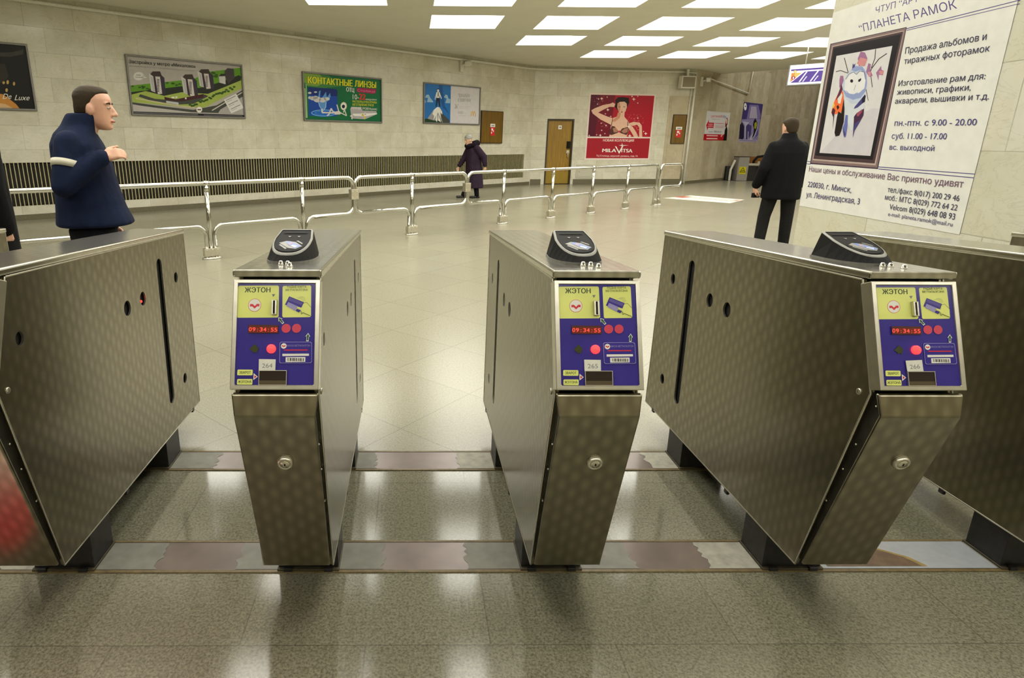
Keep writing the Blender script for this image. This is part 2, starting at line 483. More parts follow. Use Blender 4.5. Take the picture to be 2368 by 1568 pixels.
# ceiling with its square light coffers
GX, GY, GP, GS_ = 5.118, 19.41, 2.343, 1.478
GX = 5.118 * (ZC - 1.45) / 2.4506; GY = 19.41 * (ZC - 1.45) / 2.4506; GP = 2.343 * (ZC - 1.45) / 2.4506; GS_ = GP * 0.6308
nAv = Vector((math.sin(AA), -math.cos(AA), 0))
def lamp_here(i, j):
    x0 = GX + i * GP; y1 = GY - j * GP
    if j < 0 or j in (8,) or j > 9 or i > (3 if j < 2 else 4): return False
    d = min((Vector((x, y, 0)) - PA).dot(nAv) for x in (x0, x0 + GS_) for y in (y1, y1 - GS_))
    if d < 1.9: return False
    if i < -5: return False
    return True
ce = MB(CEIL)
lamps = []
for j in range(-3, 13):
    for i in range(-10, 8):
        x0 = GX + i * GP; x1 = x0 + GS_; x2 = x0 + GP
        y0 = GY - j * GP; y1 = y0 - GS_; y2 = y0 - GP
        if lamp_here(i, j):
            lamps.append((i, j, x0, x1, y1, y0))
            ce.add([(x1, y2, ZC), (x2, y2, ZC), (x2, y0, ZC), (x1, y0, ZC)], [(0, 1, 2, 3)])
            ce.add([(x0, y2, ZC), (x1, y2, ZC), (x1, y1, ZC), (x0, y1, ZC)], [(0, 1, 2, 3)])
        else:
            ce.add([(x0, y2, ZC), (x2, y2, ZC), (x2, y0, ZC), (x0, y0, ZC)], [(0, 1, 2, 3)])
co = ce.build('ceiling', recalc=False)
bm = bmesh.new(); bm.from_mesh(co.data)
bmesh.ops.remove_doubles(bm, verts=bm.verts, dist=0.0005)
bmesh.ops.bisect_plane(bm, geom=bm.verts[:] + bm.edges[:] + bm.faces[:], plane_co=(12.04, 22.42, ZC), plane_no=(0.745, 0.667, 0), clear_outer=True)
bm.to_mesh(co.data); bm.free()
struct(co)
# the lower edge beam and the higher ceiling of the escalator hall
hall = MB([CEIL])
e0 = Vector((12.04, 22.42, 0)) - Vector((0.667, -0.745, 0)) * 2.4; e1 = Vector((12.04, 22.42, 0)) + Vector((0.667, -0.745, 0)) * 14
far = Vector((0.745, 0.667, 0)) * 26
zt = ZC + 2.9
hall.add([(e0.x, e0.y, zt), (e1.x, e1.y, zt), (e1.x + far.x, e1.y + far.y, zt), (e0.x + far.x, e0.y + far.y, zt)], [(0, 1, 2, 3)])
hall.add([(e0.x, e0.y, ZC), (e1.x, e1.y, ZC), (e1.x, e1.y, zt), (e0.x, e0.y, zt)], [(0, 1, 2, 3)])
struct(hall.build('ceiling_escalator', recalc=False))
edge = MB(WHITE_PLASTIC); edge.tube([(e0.x, e0.y, ZC + 0.02), (e1.x, e1.y, ZC + 0.02)], 0.03, 6)
struct(edge.build('trim_3'))

LAMP = glow('lamp_diffuser', (*LAMP_COLOR, 1), LAMP_STRENGTH)
COFFER = plain('white_coffer_enamel', (0.88, 0.87, 0.80, 1), 0.5, var=0.01)
rows_txt = ['first row from the far wall', 'second row from the far wall', 'third row from the far wall', 'fourth row from the far wall', 'fifth row from the far wall', 'sixth row from the far wall', 'seventh row from the far wall', 'eighth row from the far wall', 'ninth row from the far wall', 'tenth row from the far wall']
ordinal = ['first', 'second', 'third', 'fourth', 'fifth', 'sixth', 'seventh', 'eighth', 'ninth', 'tenth', 'eleventh']
row_count = {}
shaft_me = None
for (i, j, x0, x1, y0, y1) in sorted(lamps, key=lambda q: (q[1], q[0])):
    row_count[j] = row_count.get(j, 0) + 1
    g = empty('ceiling_light', ((x0 + x1) / 2, (y0 + y1) / 2, ZC))
    tag(g, 'square white ceiling light, %s from the left in the %s' % (ordinal[row_count[j] - 1], rows_txt[j]), 'ceiling light', 'square coffer lights in the ceiling')
    if shaft_me is None:
        a = GS_ / 2; hgt = 0.22
        q = MB(COFFER)
        q.add([(-a, -a, 0), (a, -a, 0), (a, a, 0), (-a, a, 0), (-a, -a, hgt), (a, -a, hgt), (a, a, hgt), (-a, a, hgt)], [(0, 1, 5, 4), (1, 2, 6, 5), (2, 3, 7, 6), (3, 0, 4, 7)])
        f1 = q.build('coffer_sides', g, recalc=False)
        q = MB(LAMP); q.add([(-a, -a, hgt), (-a, a, hgt), (a, a, hgt), (a, -a, hgt)], [(0, 1, 2, 3)])
        f2 = q.build('diffuser', g, recalc=False)
        shaft_me = (f1, f2)
    else:
        for f in shaft_me:
            c = f.copy(); COL.objects.link(c); c.parent = g

for n_, (a_, b_, txt) in enumerate(((3.0, -3.0, 'near the escalator wall'), (9.0, -3.2, 'farther along the escalator'))):  # unseen lamps added to brighten the escalator wall
    p_ = PD + dC * (a_ + 2.0) + Vector((math.sin(AC), -math.cos(AC), 0)) * 3.2
    g = empty('ceiling_light', (p_.x, p_.y, zt - 0.25), AC)
    g.scale = (1.8, 1.8, 1.0)
    tag(g, 'added unseen fill light in the escalator hall %s, hidden behind the ceiling edge' % txt, 'ceiling light', 'added escalator hall fill lights')
    for f in shaft_me:
        c = f.copy(); COL.objects.link(c); c.parent = g; c.location = (0, 0, 0)

# the two cable ducts let into the floor under the turnstiles
XK = [-2.0507 + 0.84959 * k for k in range(7)]
DUCT = plain('worn_metal_duct_cover', rgb(112, 100, 95), 0.25, 0.25, var=0.14, scale=9)
MORTAR = plain('grey_cement_patch', rgb(168, 165, 150), 0.7, var=0.18, scale=26)
MORTAR2 = plain('greenish_cement_patch', rgb(128, 126, 116), 0.55, var=0.14, scale=18)
RIM = plain('rusty_edge_strip', rgb(112, 96, 62), 0.5, var=0.25, scale=30)
def duct(name, y0, y1, seed):
    r = random.Random(seed)
    q = MB(DUCT)
    q.box((-4.2, y0, -0.03), (6.2, y1, 0.0025))
    q.box((-4.2, y0 - 0.012, -0.03), (6.2, y0, 0.004), q.mat(RIM))
    q.box((-4.2, y1, -0.03), (6.2, y1 + 0.010, 0.004), q.mat(RIM))
    for k, x in enumerate(XK):
        for sgn in (-1, 1):
            m = r.choice([MORTAR, MORTAR2]) if sgn < 0 else MORTAR2
            a = x + sgn * 0.06; wdt = 0.13 + r.random() * 0.13
            edge_ = [(a + sgn * (wdt + (r.random() - 0.5) * 0.022), y0 + 0.004 + (y1 - y0 - 0.008) * t / 9) for t in range(10)]
            pts = [(a, y0 + 0.004)] + edge_ + [(a, y1 - 0.004)]
            if sgn < 0: pts = pts[::-1]
            q.flat([pts], lambda X, Y: (X, Y, 0.0036), q.mat(m))
    if y0 < 2.0:                # a bright plate with a rust stain in the lane right of turnstile 266
        a, b = XK[4] + 0.115, XK[5] - 0.115
        q.flat([[(a, y0 + 0.002), (b, y0 + 0.002), (b, y1 - 0.002), (a, y1 - 0.002)]], lambda X, Y: (X, Y, 0.0046), q.mat(plain('pale_steel_plate', rgb(172, 176, 180), 0.35, 0.1)))
        st_ = [(a + 0.02, y0 + 0.012), (a + 0.36, y0 + 0.012), (a + 0.33, y0 + 0.06), (a + 0.25, y0 + 0.11), (a + 0.16, y1 - 0.008), (a + 0.02, y1 - 0.004)]
        q.flat([[(x + (0.02 if x > a + 0.1 else 0), y) for x, y in st_]], lambda X, Y: (X, Y, 0.0050), q.mat(plain('yellow_rust_halo', rgb(150, 128, 74), 0.5, var=0.2)))
        q.flat([st_], lambda X, Y: (X, Y, 0.0054), q.mat(plain('brown_rust', rgb(104, 82, 62), 0.5, var=0.25)))
    return struct(q.build(name, recalc=False))
duct('trim_1', 1.772, 1.922, 3)
duct('trim_2', 2.442, 2.596, 5)

# square column on the right that carries the framing advert
TH = 0.048
cN = Vector((3.25, 3.35, 0)); cD = Vector((math.sin(TH), math.cos(TH), 0)); cOut = Vector((math.cos(TH), -math.sin(TH), 0))
colm = MB(STONE_COL)
colm.box((-1.80, 0.0, 0.0), (0.23, 1.7, ZC))           # local x runs toward the camera along the face
oc = struct(place(colm.build('wall_column', bevel=0.006), cN, -PI / 2 - TH))
# ------------------------------------------------------------------ turnstiles
S_ = 1.1154
YL0, ZL0, YL1, ZL1, WL = 1.5501, 1.120, 2.862, 1.0391, 0.1176
YP0, ZP0, YP1, ZP1, WP = 1.5477, 1.0952, 1.4396, 0.8267, 0.1146
WB = 0.1108; YB, ZBB = 2.878, 0.1414
Y0 = 2.2                                            # the empty stands under the middle of the body
def lidz(y): return ZL0 + (ZL1 - ZL0) * (y - YL0) / (YL1 - YL0)

TS = {}
def proto_mesh(key, fn):
    """build a part once, then link copies of it under every turnstile"""
    def get(parent):
        if key not in TS:
            o = fn(parent); TS[key] = o
            return o
        o = TS[key].copy(); COL.objects.link(o); o.parent = parent
        return o
    return get

side_poly = [(1.585 - Y0, 1.092), (1.474 - Y0, 0.803), (1.618 - Y0, 0.150), (YB - Y0, ZBB), (YB - Y0, lidz(YB) - 0.02)]
def slot(cy, z0, z1, r, slant=0.0, n=8):
    out = []
    for k in range(n + 1):
        a = PI * k / n; out.append((cy + slant + r * math.cos(a), z1 - r + r * math.sin(a)))
    for k in range(n + 1):
        a = PI + PI * k / n; out.append((cy - slant + r * math.cos(a), z0 + r + r * math.sin(a)))
    return out
holes = [slot(2.556 - Y0, 0.282, 0.952, 0.027, 0.010), circle(2.735 - Y0, 0.831, 0.022, 0.025, 18), circle(2.375 - Y0, 0.823, 0.026, 0.029, 18),
         circle(2.236 - Y0, 0.821, 0.028, 0.030, 18), circle(2.718 - Y0, 0.334, 0.022, 0.025, 18), circle(1.598 - Y0, 0.912, 0.018, 0.020, 18)]
def mk_side(sg):
    def fn(parent):
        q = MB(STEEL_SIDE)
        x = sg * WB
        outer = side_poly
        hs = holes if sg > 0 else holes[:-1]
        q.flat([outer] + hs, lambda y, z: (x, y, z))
        for h in hs:                                   # rolled rim of each opening
            n = len(h)
            vs = [(x, y, z) for y, z in h] + [(x - sg * 0.007, y, z) for y, z in h]
            q.add(vs, [(k, (k + 1) % n, n + (k + 1) % n, n + k) for k in range(n)], q.mat(STEEL_TRIM), True)
        n = len(outer)
        vs = [(x, y, z) for y, z in outer] + [(x - sg * 0.012, y, z) for y, z in outer]
        q.add(vs, [(k, (k + 1) % n, n + (k + 1) % n, n + k) for k in range(n)], 0)
        e = [(x - sg * 0.0015, y, z) for y, z in outer]
        q.tube(e + e[:1], 0.0034, 8, q.mat(STEEL_TRIM), False)
        return q.build('side_panel', parent, recalc=False)
    return fn
def mk_core(parent):
    q = MB(BLACK_VOID)
    x = WB - 0.014
    p = side_poly
    rs = [[(sx * x, y, z) for (y, z) in p] for sx in (-1, 1)]
    q.rings(rs, 0, False)
    return q.build('inner_housing', parent)
def mk_back(parent):
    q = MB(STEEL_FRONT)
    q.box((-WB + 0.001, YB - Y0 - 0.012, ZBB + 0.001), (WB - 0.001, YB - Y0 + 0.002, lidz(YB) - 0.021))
    return q.build('rear_panel', parent)
def mk_lid(parent):
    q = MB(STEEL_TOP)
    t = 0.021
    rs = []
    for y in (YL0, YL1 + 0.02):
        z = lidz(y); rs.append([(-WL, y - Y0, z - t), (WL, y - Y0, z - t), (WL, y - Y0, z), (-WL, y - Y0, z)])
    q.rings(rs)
    return q.build('lid', parent, bevel=0.006, seg=3)

# face panel: local frame centre, x across, up along the tilt, outward normal
pc = Vector((0, (YP0 + YP1) / 2 - Y0, (ZP0 + ZP1) / 2))
pu = Vector((0, YP0 - YP1, ZP0 - ZP1)); PH = pu.length; pu.normalize()
pn = Vector((0, -pu.z, pu.y))
PM = Matrix(((1, 0, 0, pc.x), (0, pu.y, pn.y, pc.y), (0, pu.z, pn.z, pc.z), (0, 0, 0, 1)))
PW = 2 * WP
FC = [(50, 105), (1155, 95), (1230, 1535), (110, 1535)]     # frame corners on the tracing of panel 265
FC = [(50, 105), (1155, 95), (1230, 1505), (110, 1535)]
def sheet_fascia(depth):
    s = Sheet(FC, PW, PH, (0, 0, 1), depth, 0.00008)
    s.basis = lambda x, y, d: tuple(PM @ Vector((x, y, d)))
    return s
INNER = [(108, 152), (1101, 148), (1168, 1450), (160, 1477)]
def mk_frame(parent):
    q = MB(STEEL_TRIM); q.M = PM
    a, b = PW / 2, PH / 2
    ia, ib, ic = a - 0.0125, b - 0.0105, b - 0.0125
    o = [(-a, -b), (a, -b), (a, b), (-a, b)]; i = [(-ia, -ic), (ia, -ic), (ia, ib), (-ia, ib)]
    d0, d1, d2 = -0.040, 0.0, -0.0045
    vs = [(x, y, d0) for x, y in o] + [(x, y, d1) for x, y in o] + [(x, y, d1) for x, y in i] + [(x, y, d2) for x, y in i]
    fs = []
    for r in range(3):
        for k in range(4):
            fs.append((4 * r + k, 4 * r + (k + 1) % 4, 4 * r + 4 + (k + 1) % 4, 4 * r + 4 + k))
    fs.append((3, 2, 1, 0))
    q.add(vs, fs)
    return q.build('panel_frame', parent, bevel=0.0022)

INK_NAVY = ink(60, 50, 146, 0.16); INK_YEL = ink(232, 238, 136, 0.2); INK_DKG = ink(44, 62, 44, 0.3); INK_WHITE = ink(236, 234, 228, 0.25)
INK_RED = ink(206, 40, 52, 0.25); INK_PINK = ink(206, 62, 88, 0.25); INK_GREY = ink(128, 128, 134); INK_LILAC = ink(150, 144, 196, 0.25); INK_BLACK = ink(22, 20, 24)
INK_GREEN = ink(40, 92, 60, 0.3); INK_SLOT = ink(46, 36, 26)
def arrow(c, ang, L, wd):
    p = [(0, -L / 2), (wd / 2, -L * 0.05), (wd * 0.24, -L * 0.05), (wd * 0.24, L / 2), (-wd * 0.24, L / 2), (-wd * 0.24, -L * 0.05), (-wd / 2, -L * 0.05)]
    ca, sa = math.cos(ang), math.sin(ang)
    return [(c[0] + x * ca - y * sa, c[1] + x * sa + y * ca) for x, y in p]
def mk_fascia(parent):
    s = sheet_fascia(-0.0043)
    s.poly(INNER, INK_NAVY)
    s.poly([(112, 200), (128, 184), (620, 176), (636, 190), (660, 572), (644, 590), (140, 602), (130, 588)], INK_YEL)
    s.poly([(682, 194), (694, 180), (1028, 168), (1044, 182), (1070, 560), (1056, 578), (720, 588), (706, 574)], INK_YEL)
    s.text('ЖЭТОН', (203, 270), (530, 266), (201, 206), INK_DKG, True, 0.022)
    s.poly([(552, 290), (596, 288), (574, 326)], INK_GREY)
    s.dot(343, 435, 84, INK_PINK); s.dot(343, 435, 79, INK_WHITE)
    s.poly([(284, 422), (318, 420), (345, 446), (372, 418), (404, 418), (404, 450), (376, 450), (346, 480), (314, 452), (284, 454)], INK_RED)
    s.text('РАДЫЁ КАРТА', (743, 205), (985, 200), (742, 178), INK_DKG)
    s.text('МЕТРАПАЛIТЭНА', (725, 246), (1005, 240), (724, 218), INK_DKG)
    s.poly([(775, 314), (968, 388), (938, 462), (728, 424)], INK_NAVY)
    s.poly([(782, 330), (955, 394), (940, 430), (766, 366)], ink(96, 88, 160))
    s.poly([(768, 388), (890, 440), (866, 502), (748, 440)], INK_LILAC)
    s.poly([(885, 472), (936, 492), (914, 522), (870, 500)], INK_NAVY)
    s.poly([(962, 402), (1002, 390), (1062, 452), (1062, 556), (965, 520), (934, 486), (900, 468), (882, 440), (946, 462)], INK_YEL)
    s.line([(960, 402), (1002, 390), (1062, 452)], 4, INK_DKG); s.line([(936, 500), (948, 540), (968, 522), (1062, 560)], 5, INK_DKG)
    for k in range(3): s.line([(870 + 22 * k, 330 - 8 * k), (930 + 14 * k, 340 - 10 * k), (965 + 10 * k, 376 - 8 * k)], 2, INK_GREY, False)
    s.many([arrow((692, 626), -0.72, 104, 62), arrow((1049, 834), 0.03, 108, 62)], INK_WHITE)
    s.many([arrow((692, 626), -0.72, 82, 40), arrow((1049, 834), 0.03, 86, 40)], INK_GREEN)
    s.dot(768, 728, 58, INK_PINK); s.dot(900, 725, 58, INK_PINK)
    s.many([[(318, 1006), (346, 978), (384, 934), (404, 960), (440, 988), (426, 1018), (420, 1056), (396, 1040), (372, 1052), (352, 1024)]], ink(62, 66, 34))
    # service label with its bar code
    lab = [(700, 918), (716, 902), (1090, 894), (1106, 908), (1124, 1150), (1110, 1166), (730, 1178), (714, 1164)]
    s.poly(lab, INK_LILAC); s.poly([(x + (6 if x < 900 else -6), y + (6 if y < 1030 else -6)) for x, y in lab], INK_NAVY)
    s.dot(755, 955, 35, INK_WHITE); s.poly([(732, 946), (746, 946), (755, 956), (764, 946), (778, 946), (778, 962), (766, 962), (756, 972), (745, 962), (732, 962)], INK_RED)
    s.text('МIНСКI МЕТРАПАЛIТЭН', (796, 962), (1086, 954), (795, 938), INK_LILAC)
    s.line([(760, 1008), (1060, 1000)], 14, INK_RED)
    s.poly([(745, 1056), (1080, 1046), (1082, 1074), (747, 1086)], INK_WHITE)
    s.poly([(790, 1098), (1038, 1090), (1041, 1152), (794, 1162)], INK_WHITE)
    bars = []; x = 815; r = random.Random(4)
    while x < 1015:
        w_ = r.choice([5, 7, 10, 14]); bars.append([(x, 1106), (x + w_, 1106), (x + w_ + 3, 1146), (x + 3, 1146)]); x += w_ + r.choice([5, 8, 11])
    s.many(bars, INK_BLACK)
    s.poly([(190, 1280), (200, 1272), (378, 1269), (386, 1278), (388, 1334), (380, 1342), (198, 1346), (190, 1338)], INK_YEL)
    s.poly([(196, 1402), (206, 1394), (384, 1389), (392, 1398), (394, 1454), (386, 1462), (204, 1466), (196, 1458)], INK_YEL)
    s.text('ЗВАРОТ', (216, 1326), (362, 1322), (215, 1292), INK_DKG, True, 0.02)
    s.text('ЖЭТОНА', (210, 1446), (380, 1441), (209, 1412), INK_DKG, True, 0.02)
    s.poly([(400, 1314), (456, 1358), (402, 1402)], INK_WHITE); s.poly([(412, 1338), (440, 1358), (413, 1380)], INK_RED)
    o = s.build('printed_face', parent)
    o['label'] = 'violet and yellow printed face'
    return o
RED_LED = glow('red_led', (1.0, 0.05, 0.03, 1), 2.2)
RED_LAMP = glow('red_signal', (1.0, 0.035, 0.04, 1), 2.6)
DISPLAY_GLASS = plain('dark_red_display', rgb(84, 40, 32), 0.2)
def mk_display(parent):
    s = sheet_fascia(-0.0043 + 0.0040)
    q = s.mb
    a = s.xy((288, 690)); b = s.xy((674, 797))
    s.poly([(288, 691), (672, 688), (676, 795), (291, 800)], DISPLAY_GLASS)
    s.poly([(296, 716), (668, 712), (670, 786), (298, 790)], ink(120, 40, 26))
    for k, ch in enumerate('09:34:55'):
        x = 298 + k * 46.5
        s.text(ch, (x + (14 if ch == ':' else 0), 774), (x + (22 if ch == ':' else 36), 773), (x + (14 if ch == ':' else 0), 722), RED_LED, k == 0)
    return s.build('clock_display', parent)
def mk_lamp(parent):
    s = sheet_fascia(0); c = s.xy((600, 995)); r = abs(s.xy((658, 995))[0] - c[0])
    q = MB(RED_LAMP); q.M = PM @ Matrix.Translation((c[0], c[1], 0))
    q.lathe([(r, -0.004), (r, 0.001), (r * 0.85, 0.0035), (r * 0.5, 0.005), (0.0005, 0.0056)], 22)
    return q.build('signal_lamp', parent)
def mk_slot(parent):
    s = sheet_fascia(0)
    a = s.xy((564, 366)); b = s.xy((638, 556))
    q = MB([STEEL_TRIM]); q.M = PM
    x0, x1 = min(a[0], b[0]), max(a[0], b[0]); y0, y1 = min(a[1], b[1]), max(a[1], b[1]); xm = (x0 + x1) / 2
    q.box((x0, y0, -0.004), (xm - 0.0022, y1, 0.006)); q.box((xm + 0.0022, y0, -0.004), (x1, y1, 0.006))
    q.box((x0, y1 - 0.003, -0.004), (x1, y1, 0.005)); q.box((x0, y0, -0.004), (x1, y0 + 0.003, 0.005))
    q.box((xm - 0.0022, y0 + 0.002, -0.004), (xm + 0.0022, y1 - 0.002, 0.001), q.mat(INK_BLACK))
    return q.build('token_slot', parent, bevel=0.0012)
def mk_tray(parent):
    s = sheet_fascia(0)
    a = s.xy((474, 1282)); b = s.xy((822, 1450))
    x0, x1, y1, y0 = a[0], b[0], a[1], b[1]
    q = MB([STEEL_TRIM]); q.M = PM
    t = 0.0016
    zt = 0.0018
    q.box((x0 - t, y0 - t, -0.003), (x0, y1 + t, zt)); q.box((x1, y0 - t, -0.003), (x1 + t, y1 + t, zt)); q.box((x0, y1, -0.003), (x1, y1 + t, zt)); q.box((x0, y0 - t, -0.003), (x1, y0, zt))
    q.box((x0, y0, -0.0035), (x1, y1, 0.0004), q.mat(INK_SLOT))
    q.add([(x0, y0, 0.0005), (x1, y0, 0.0005), (x1, y0 + (y1 - y0) * 0.3, 0.0006), (x0, y0 + (y1 - y0) * 0.3, 0.0006)], [(0, 1, 2, 3)], q.mat(ink(88, 78, 58)))
    return q.build('return_tray', parent)
STICKER = plain('white_paper_sticker', rgb(226, 226, 216), 0.6)
def mk_sticker(txt, rot=0.0):
    def fn(parent):
        s = sheet_fascia(-0.0043 + 0.0044)
        c = (564, 1207); ca, sa = math.cos(rot), math.sin(rot)
        def t(p): return (c[0] + (p[0] - c[0]) * ca - (p[1] - c[1]) * sa, c[1] + (p[0] - c[0]) * sa + (p[1] - c[1]) * ca)
        s.poly([t(p) for p in [(455, 1131), (669, 1129), (674, 1279), (463, 1285)]], STICKER)
        s.text(txt, t((503, 1242)), t((634, 1238)), t((501, 1184)), INK_GREY)
        o = s.build('number_sticker', parent); o['label'] = 'white paper sticker with the number ' + txt
        return o
    return fn

def mk_door(parent):
    q = MB(STEEL_FRONT)
    prof = [(1.444, 1.476, 0.8136, WP - 0.0008, 0.1070), (1.4265, 1.487, 0.7557, 0.1065, 0.1060), (1.5929, 1.6175, 0.1637, 0.1035, 0.1040)]
    rs = []; fl = []
    for yf, yb, z, w_, w2 in prof:
        dz = 0.002 if z < 0.5 else 0
        rs.append([(-w_, yf - Y0, z), (w_, yf - Y0, z), (w_, yf + 0.013 - Y0, z + dz), (-w_, yf + 0.013 - Y0, z + dz)])
    q.rings(rs)
    return q.build('service_door', parent, bevel=0.0055, seg=3, angle=20)
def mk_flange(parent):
    q = MB(plain('shade_tinted_steel', (0.055, 0.050, 0.038, 1), 0.45, 0.8, var=0.3, scale=14))  # dark reflections on the inset flange are put into its base colour
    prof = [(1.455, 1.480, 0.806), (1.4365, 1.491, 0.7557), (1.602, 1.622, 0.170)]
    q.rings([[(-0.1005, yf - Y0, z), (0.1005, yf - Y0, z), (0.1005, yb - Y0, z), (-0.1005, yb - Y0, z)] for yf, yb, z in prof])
    o = q.build('door_flange', parent); o['label'] = 'steel flange with dark reflections painted into its colour'
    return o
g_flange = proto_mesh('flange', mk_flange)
dn = Vector((0, -(0.7557 - 0.1637), -(1.5929 - 1.4265))).normalized()   # outward normal of the sloping door
du = Vector((0, 1.4265 - 1.5929, 0.7557 - 0.1637)).normalized()
def door_matrix(x, frac):
    p = Vector((x, 1.4265 - Y0, 0.7557)) - du * (frac * 0.615)
    return Matrix(((1, du.x, dn.x, p.x), (0, du.y, dn.y, p.y), (0, du.z, dn.z, p.z), (0, 0, 0, 1)))
def mk_lock(parent):
    q = MB([STEEL_TRIM]); q.M = door_matrix(0.012, 0.262)
    q.lathe([(0.023, -0.002), (0.023, 0.003), (0.0205, 0.010), (0.0155, 0.0125), (0.0148, 0.009), (0.0135, 0.009), (0.0130, 0.0120), (0.0002, 0.0122)], 24)
    q.lathe([(0.0155, 0.0085), (0.0135, 0.0085)], 24, q.mat(BLACK_VOID))
    q.box((-0.0022, -0.004, 0.0118), (0.0022, 0.004, 0.0127), q.mat(BLACK_VOID))
    o = q.build('lock', parent); o['label'] = 'round chrome key lock'
    return o
def mk_rivet(sg, f):
    def fn(parent):
        q = MB(STEEL_TRIM)
        p = Vector((sg * 0.1010, 1.4265 - Y0 + 0.036, 0.7557)) - du * (f * 0.6)
        q.ball(p, 0.0032, 0, 8, 5)
        return q.build('rivet', parent)
    return fn
def mk_screw(sg):
    def fn(parent):
        q = MB(STEEL_TRIM)
        q.M = Matrix.Translation((sg * WB, 1.513 - Y0, 0.792)) @ Matrix.Rotation(sg * PI / 2, 4, 'Y')
        q.lathe([(0.009, 0), (0.009, 0.002), (0.007, 0.003), (0.004, 0.002), (0.0003, 0.002)], 12)
        return q.build('screw', parent)
    return fn
def mk_leg(y0, y1, front):
    def fn(parent):
        q = MB(BLACK_LEG)
        q.box((-0.104, y0 - Y0, 0.004), (0.104, y1 - Y0, ZBB + 0.03))
        q.box((-0.108, y0 - Y0 - 0.012, 0.003), (0.108, y1 - Y0 + 0.008, 0.011), q.mat(plain('dusty_base_plate', rgb(70, 62, 44), 0.6, var=0.3)))
        if front:
            q.box((-0.085, y0 - Y0 - 0.018, 0.003), (-0.055, y0 - Y0 - 0.004, 0.018)); q.box((0.055, y0 - Y0 - 0.018, 0.003), (0.085, y0 - Y0 - 0.004, 0.018))
        return q.build('leg', parent, bevel=0.002)
    return fn
def mk_clip(sg, y):
    def fn(parent):
        q = MB(BLACK_LEG)
        q.box((sg * (WB - 0.004) - 0.006, y - Y0 - 0.012, ZBB - 0.014), (sg * (WB - 0.004) + 0.006, y - Y0 + 0.012, ZBB + 0.006))
        return q.build('bottom_clip', parent, bevel=0.003)
    return fn

# card reader on the lid: a wedge with a rounded nose and a tilted face
lt = math.atan2(ZL1 - ZL0, YL1 - YL0)
def reader_outline(hw, y0, y1, n=15):
    """D-shaped outline, nose toward -y; first point back left"""
    out = [(-hw * 0.80, y1), (-hw * 0.86, y1 - 0.004)]
    ym = y0 + (y1 - y0) * 0.62
    for k in range(n):
        a = PI + PI * k / (n - 1)
        ca, sa = math.cos(a), math.sin(a)
        e = 0.82
        out.append((hw * math.copysign(abs(ca) ** e, ca), ym + (ym - y0) * math.copysign(abs(sa) ** e, sa)))
    out += [(hw * 0.86, y1 - 0.004), (hw * 0.80, y1)]
    return out
RY0, RY1 = 1.665, 1.895
RMat = Matrix.Translation((0.0, (RY0 + RY1) / 2 - Y0, lidz((RY0 + RY1) / 2))) @ Matrix.Rotation(lt, 4, 'X')
def reader_top(y):
    return 0.022 + (y + 0.11) / 0.215 * 0.066
def mk_reader(parent):
    q = MB([BLACK_PLASTIC, GREY_PLASTIC]); q.M = RMat
    b0 = reader_outline(0.0745, -0.116, 0.108); b1 = reader_outline(0.073, -0.114, 0.104)
    t1 = reader_outline(0.058, -0.098, 0.088); t2 = reader_outline(0.052, -0.089, 0.080)
    q.rings([[(x, y, 0.0) for x, y in b0], [(x, y, 0.006) for x, y in b0]], 1, False)
    q.rings([[(x, y, 0.006) for x, y in b1], [(x, y, reader_top(y) - 0.004) for x, y in t1]], 0, False, caps=False)
    q.rings([[(x, y, reader_top(y) - 0.004) for x, y in t1], [(x, y, reader_top(y)) for x, y in reader_outline(0.055, -0.094, 0.085)], [(x, y, reader_top(y)) for x, y in t2]], 1, True, caps=False)
    n = len(t2)
    q.add([(x, y, reader_top(y) - 0.0015) for x, y in t2], [tuple(range(n))], 0)
    o = q.build('card_reader', parent)
    o['label'] = 'black wedge card reader with tilted face'
    return o
SCREEN_W = glow('reader_display_white', (0.80, 0.88, 1.0, 1), 0.9)
SCREEN_B = glow('reader_display_blue', (0.22, 0.36, 0.85, 1), 0.8)
SCREEN_P = glow('reader_display_pink', (0.75, 0.55, 0.72, 1), 0.6)
def mk_screen(parent):
    q = MB([BLACK_PLASTIC, SCREEN_W, SCREEN_B, SCREEN_P, GREY_PLASTIC]); q.M = RMat
    def put(x, y, e): return (x, y, reader_top(y) + e)
    def P(pts, e, mi): q.flat([pts], lambda x, y: put(x, y, e), mi)
    P(circle(0.0, -0.036, 0.044, 0.044, 28), 0.0001, 0)
    P([(-0.036, -0.020), (-0.016, -0.006), (0.012, -0.014), (0.036, -0.044), (0.020, -0.062), (-0.004, -0.056)], 0.0006, 4)
    P([(-0.018, -0.012), (-0.004, -0.010), (0.033, -0.044), (0.018, -0.058), (-0.010, -0.030)], 0.0010, 2)
    P([(-0.004, -0.014), (0.006, -0.020), (0.000, -0.040), (-0.009, -0.032)], 0.0014, 3)
    P([(0.006, -0.036), (0.024, -0.044), (0.016, -0.055), (0.002, -0.044)], 0.0014, 1)
    P([(-0.034, -0.034), (-0.030, -0.030), (-0.006, -0.058), (-0.010, -0.064)], 0.0006, 4)
    P([(0.012, -0.006), (0.018, -0.004), (0.034, -0.022), (0.034, -0.030)], 0.0006, 4)
    P([(-0.036, 0.062), (0.036, 0.062), (0.036, 0.052), (-0.036, 0.052)], 0.0004, 0)
    P([(-0.018, 0.030), (-0.008, 0.030), (-0.013, 0.022)], 0.0006, 4); P([(0.010, 0.030), (0.020, 0.030), (0.015, 0.022)], 0.0006, 4)
    o = q.build('display', parent, recalc=False)
    o['label'] = 'small lit colour display'
    return o
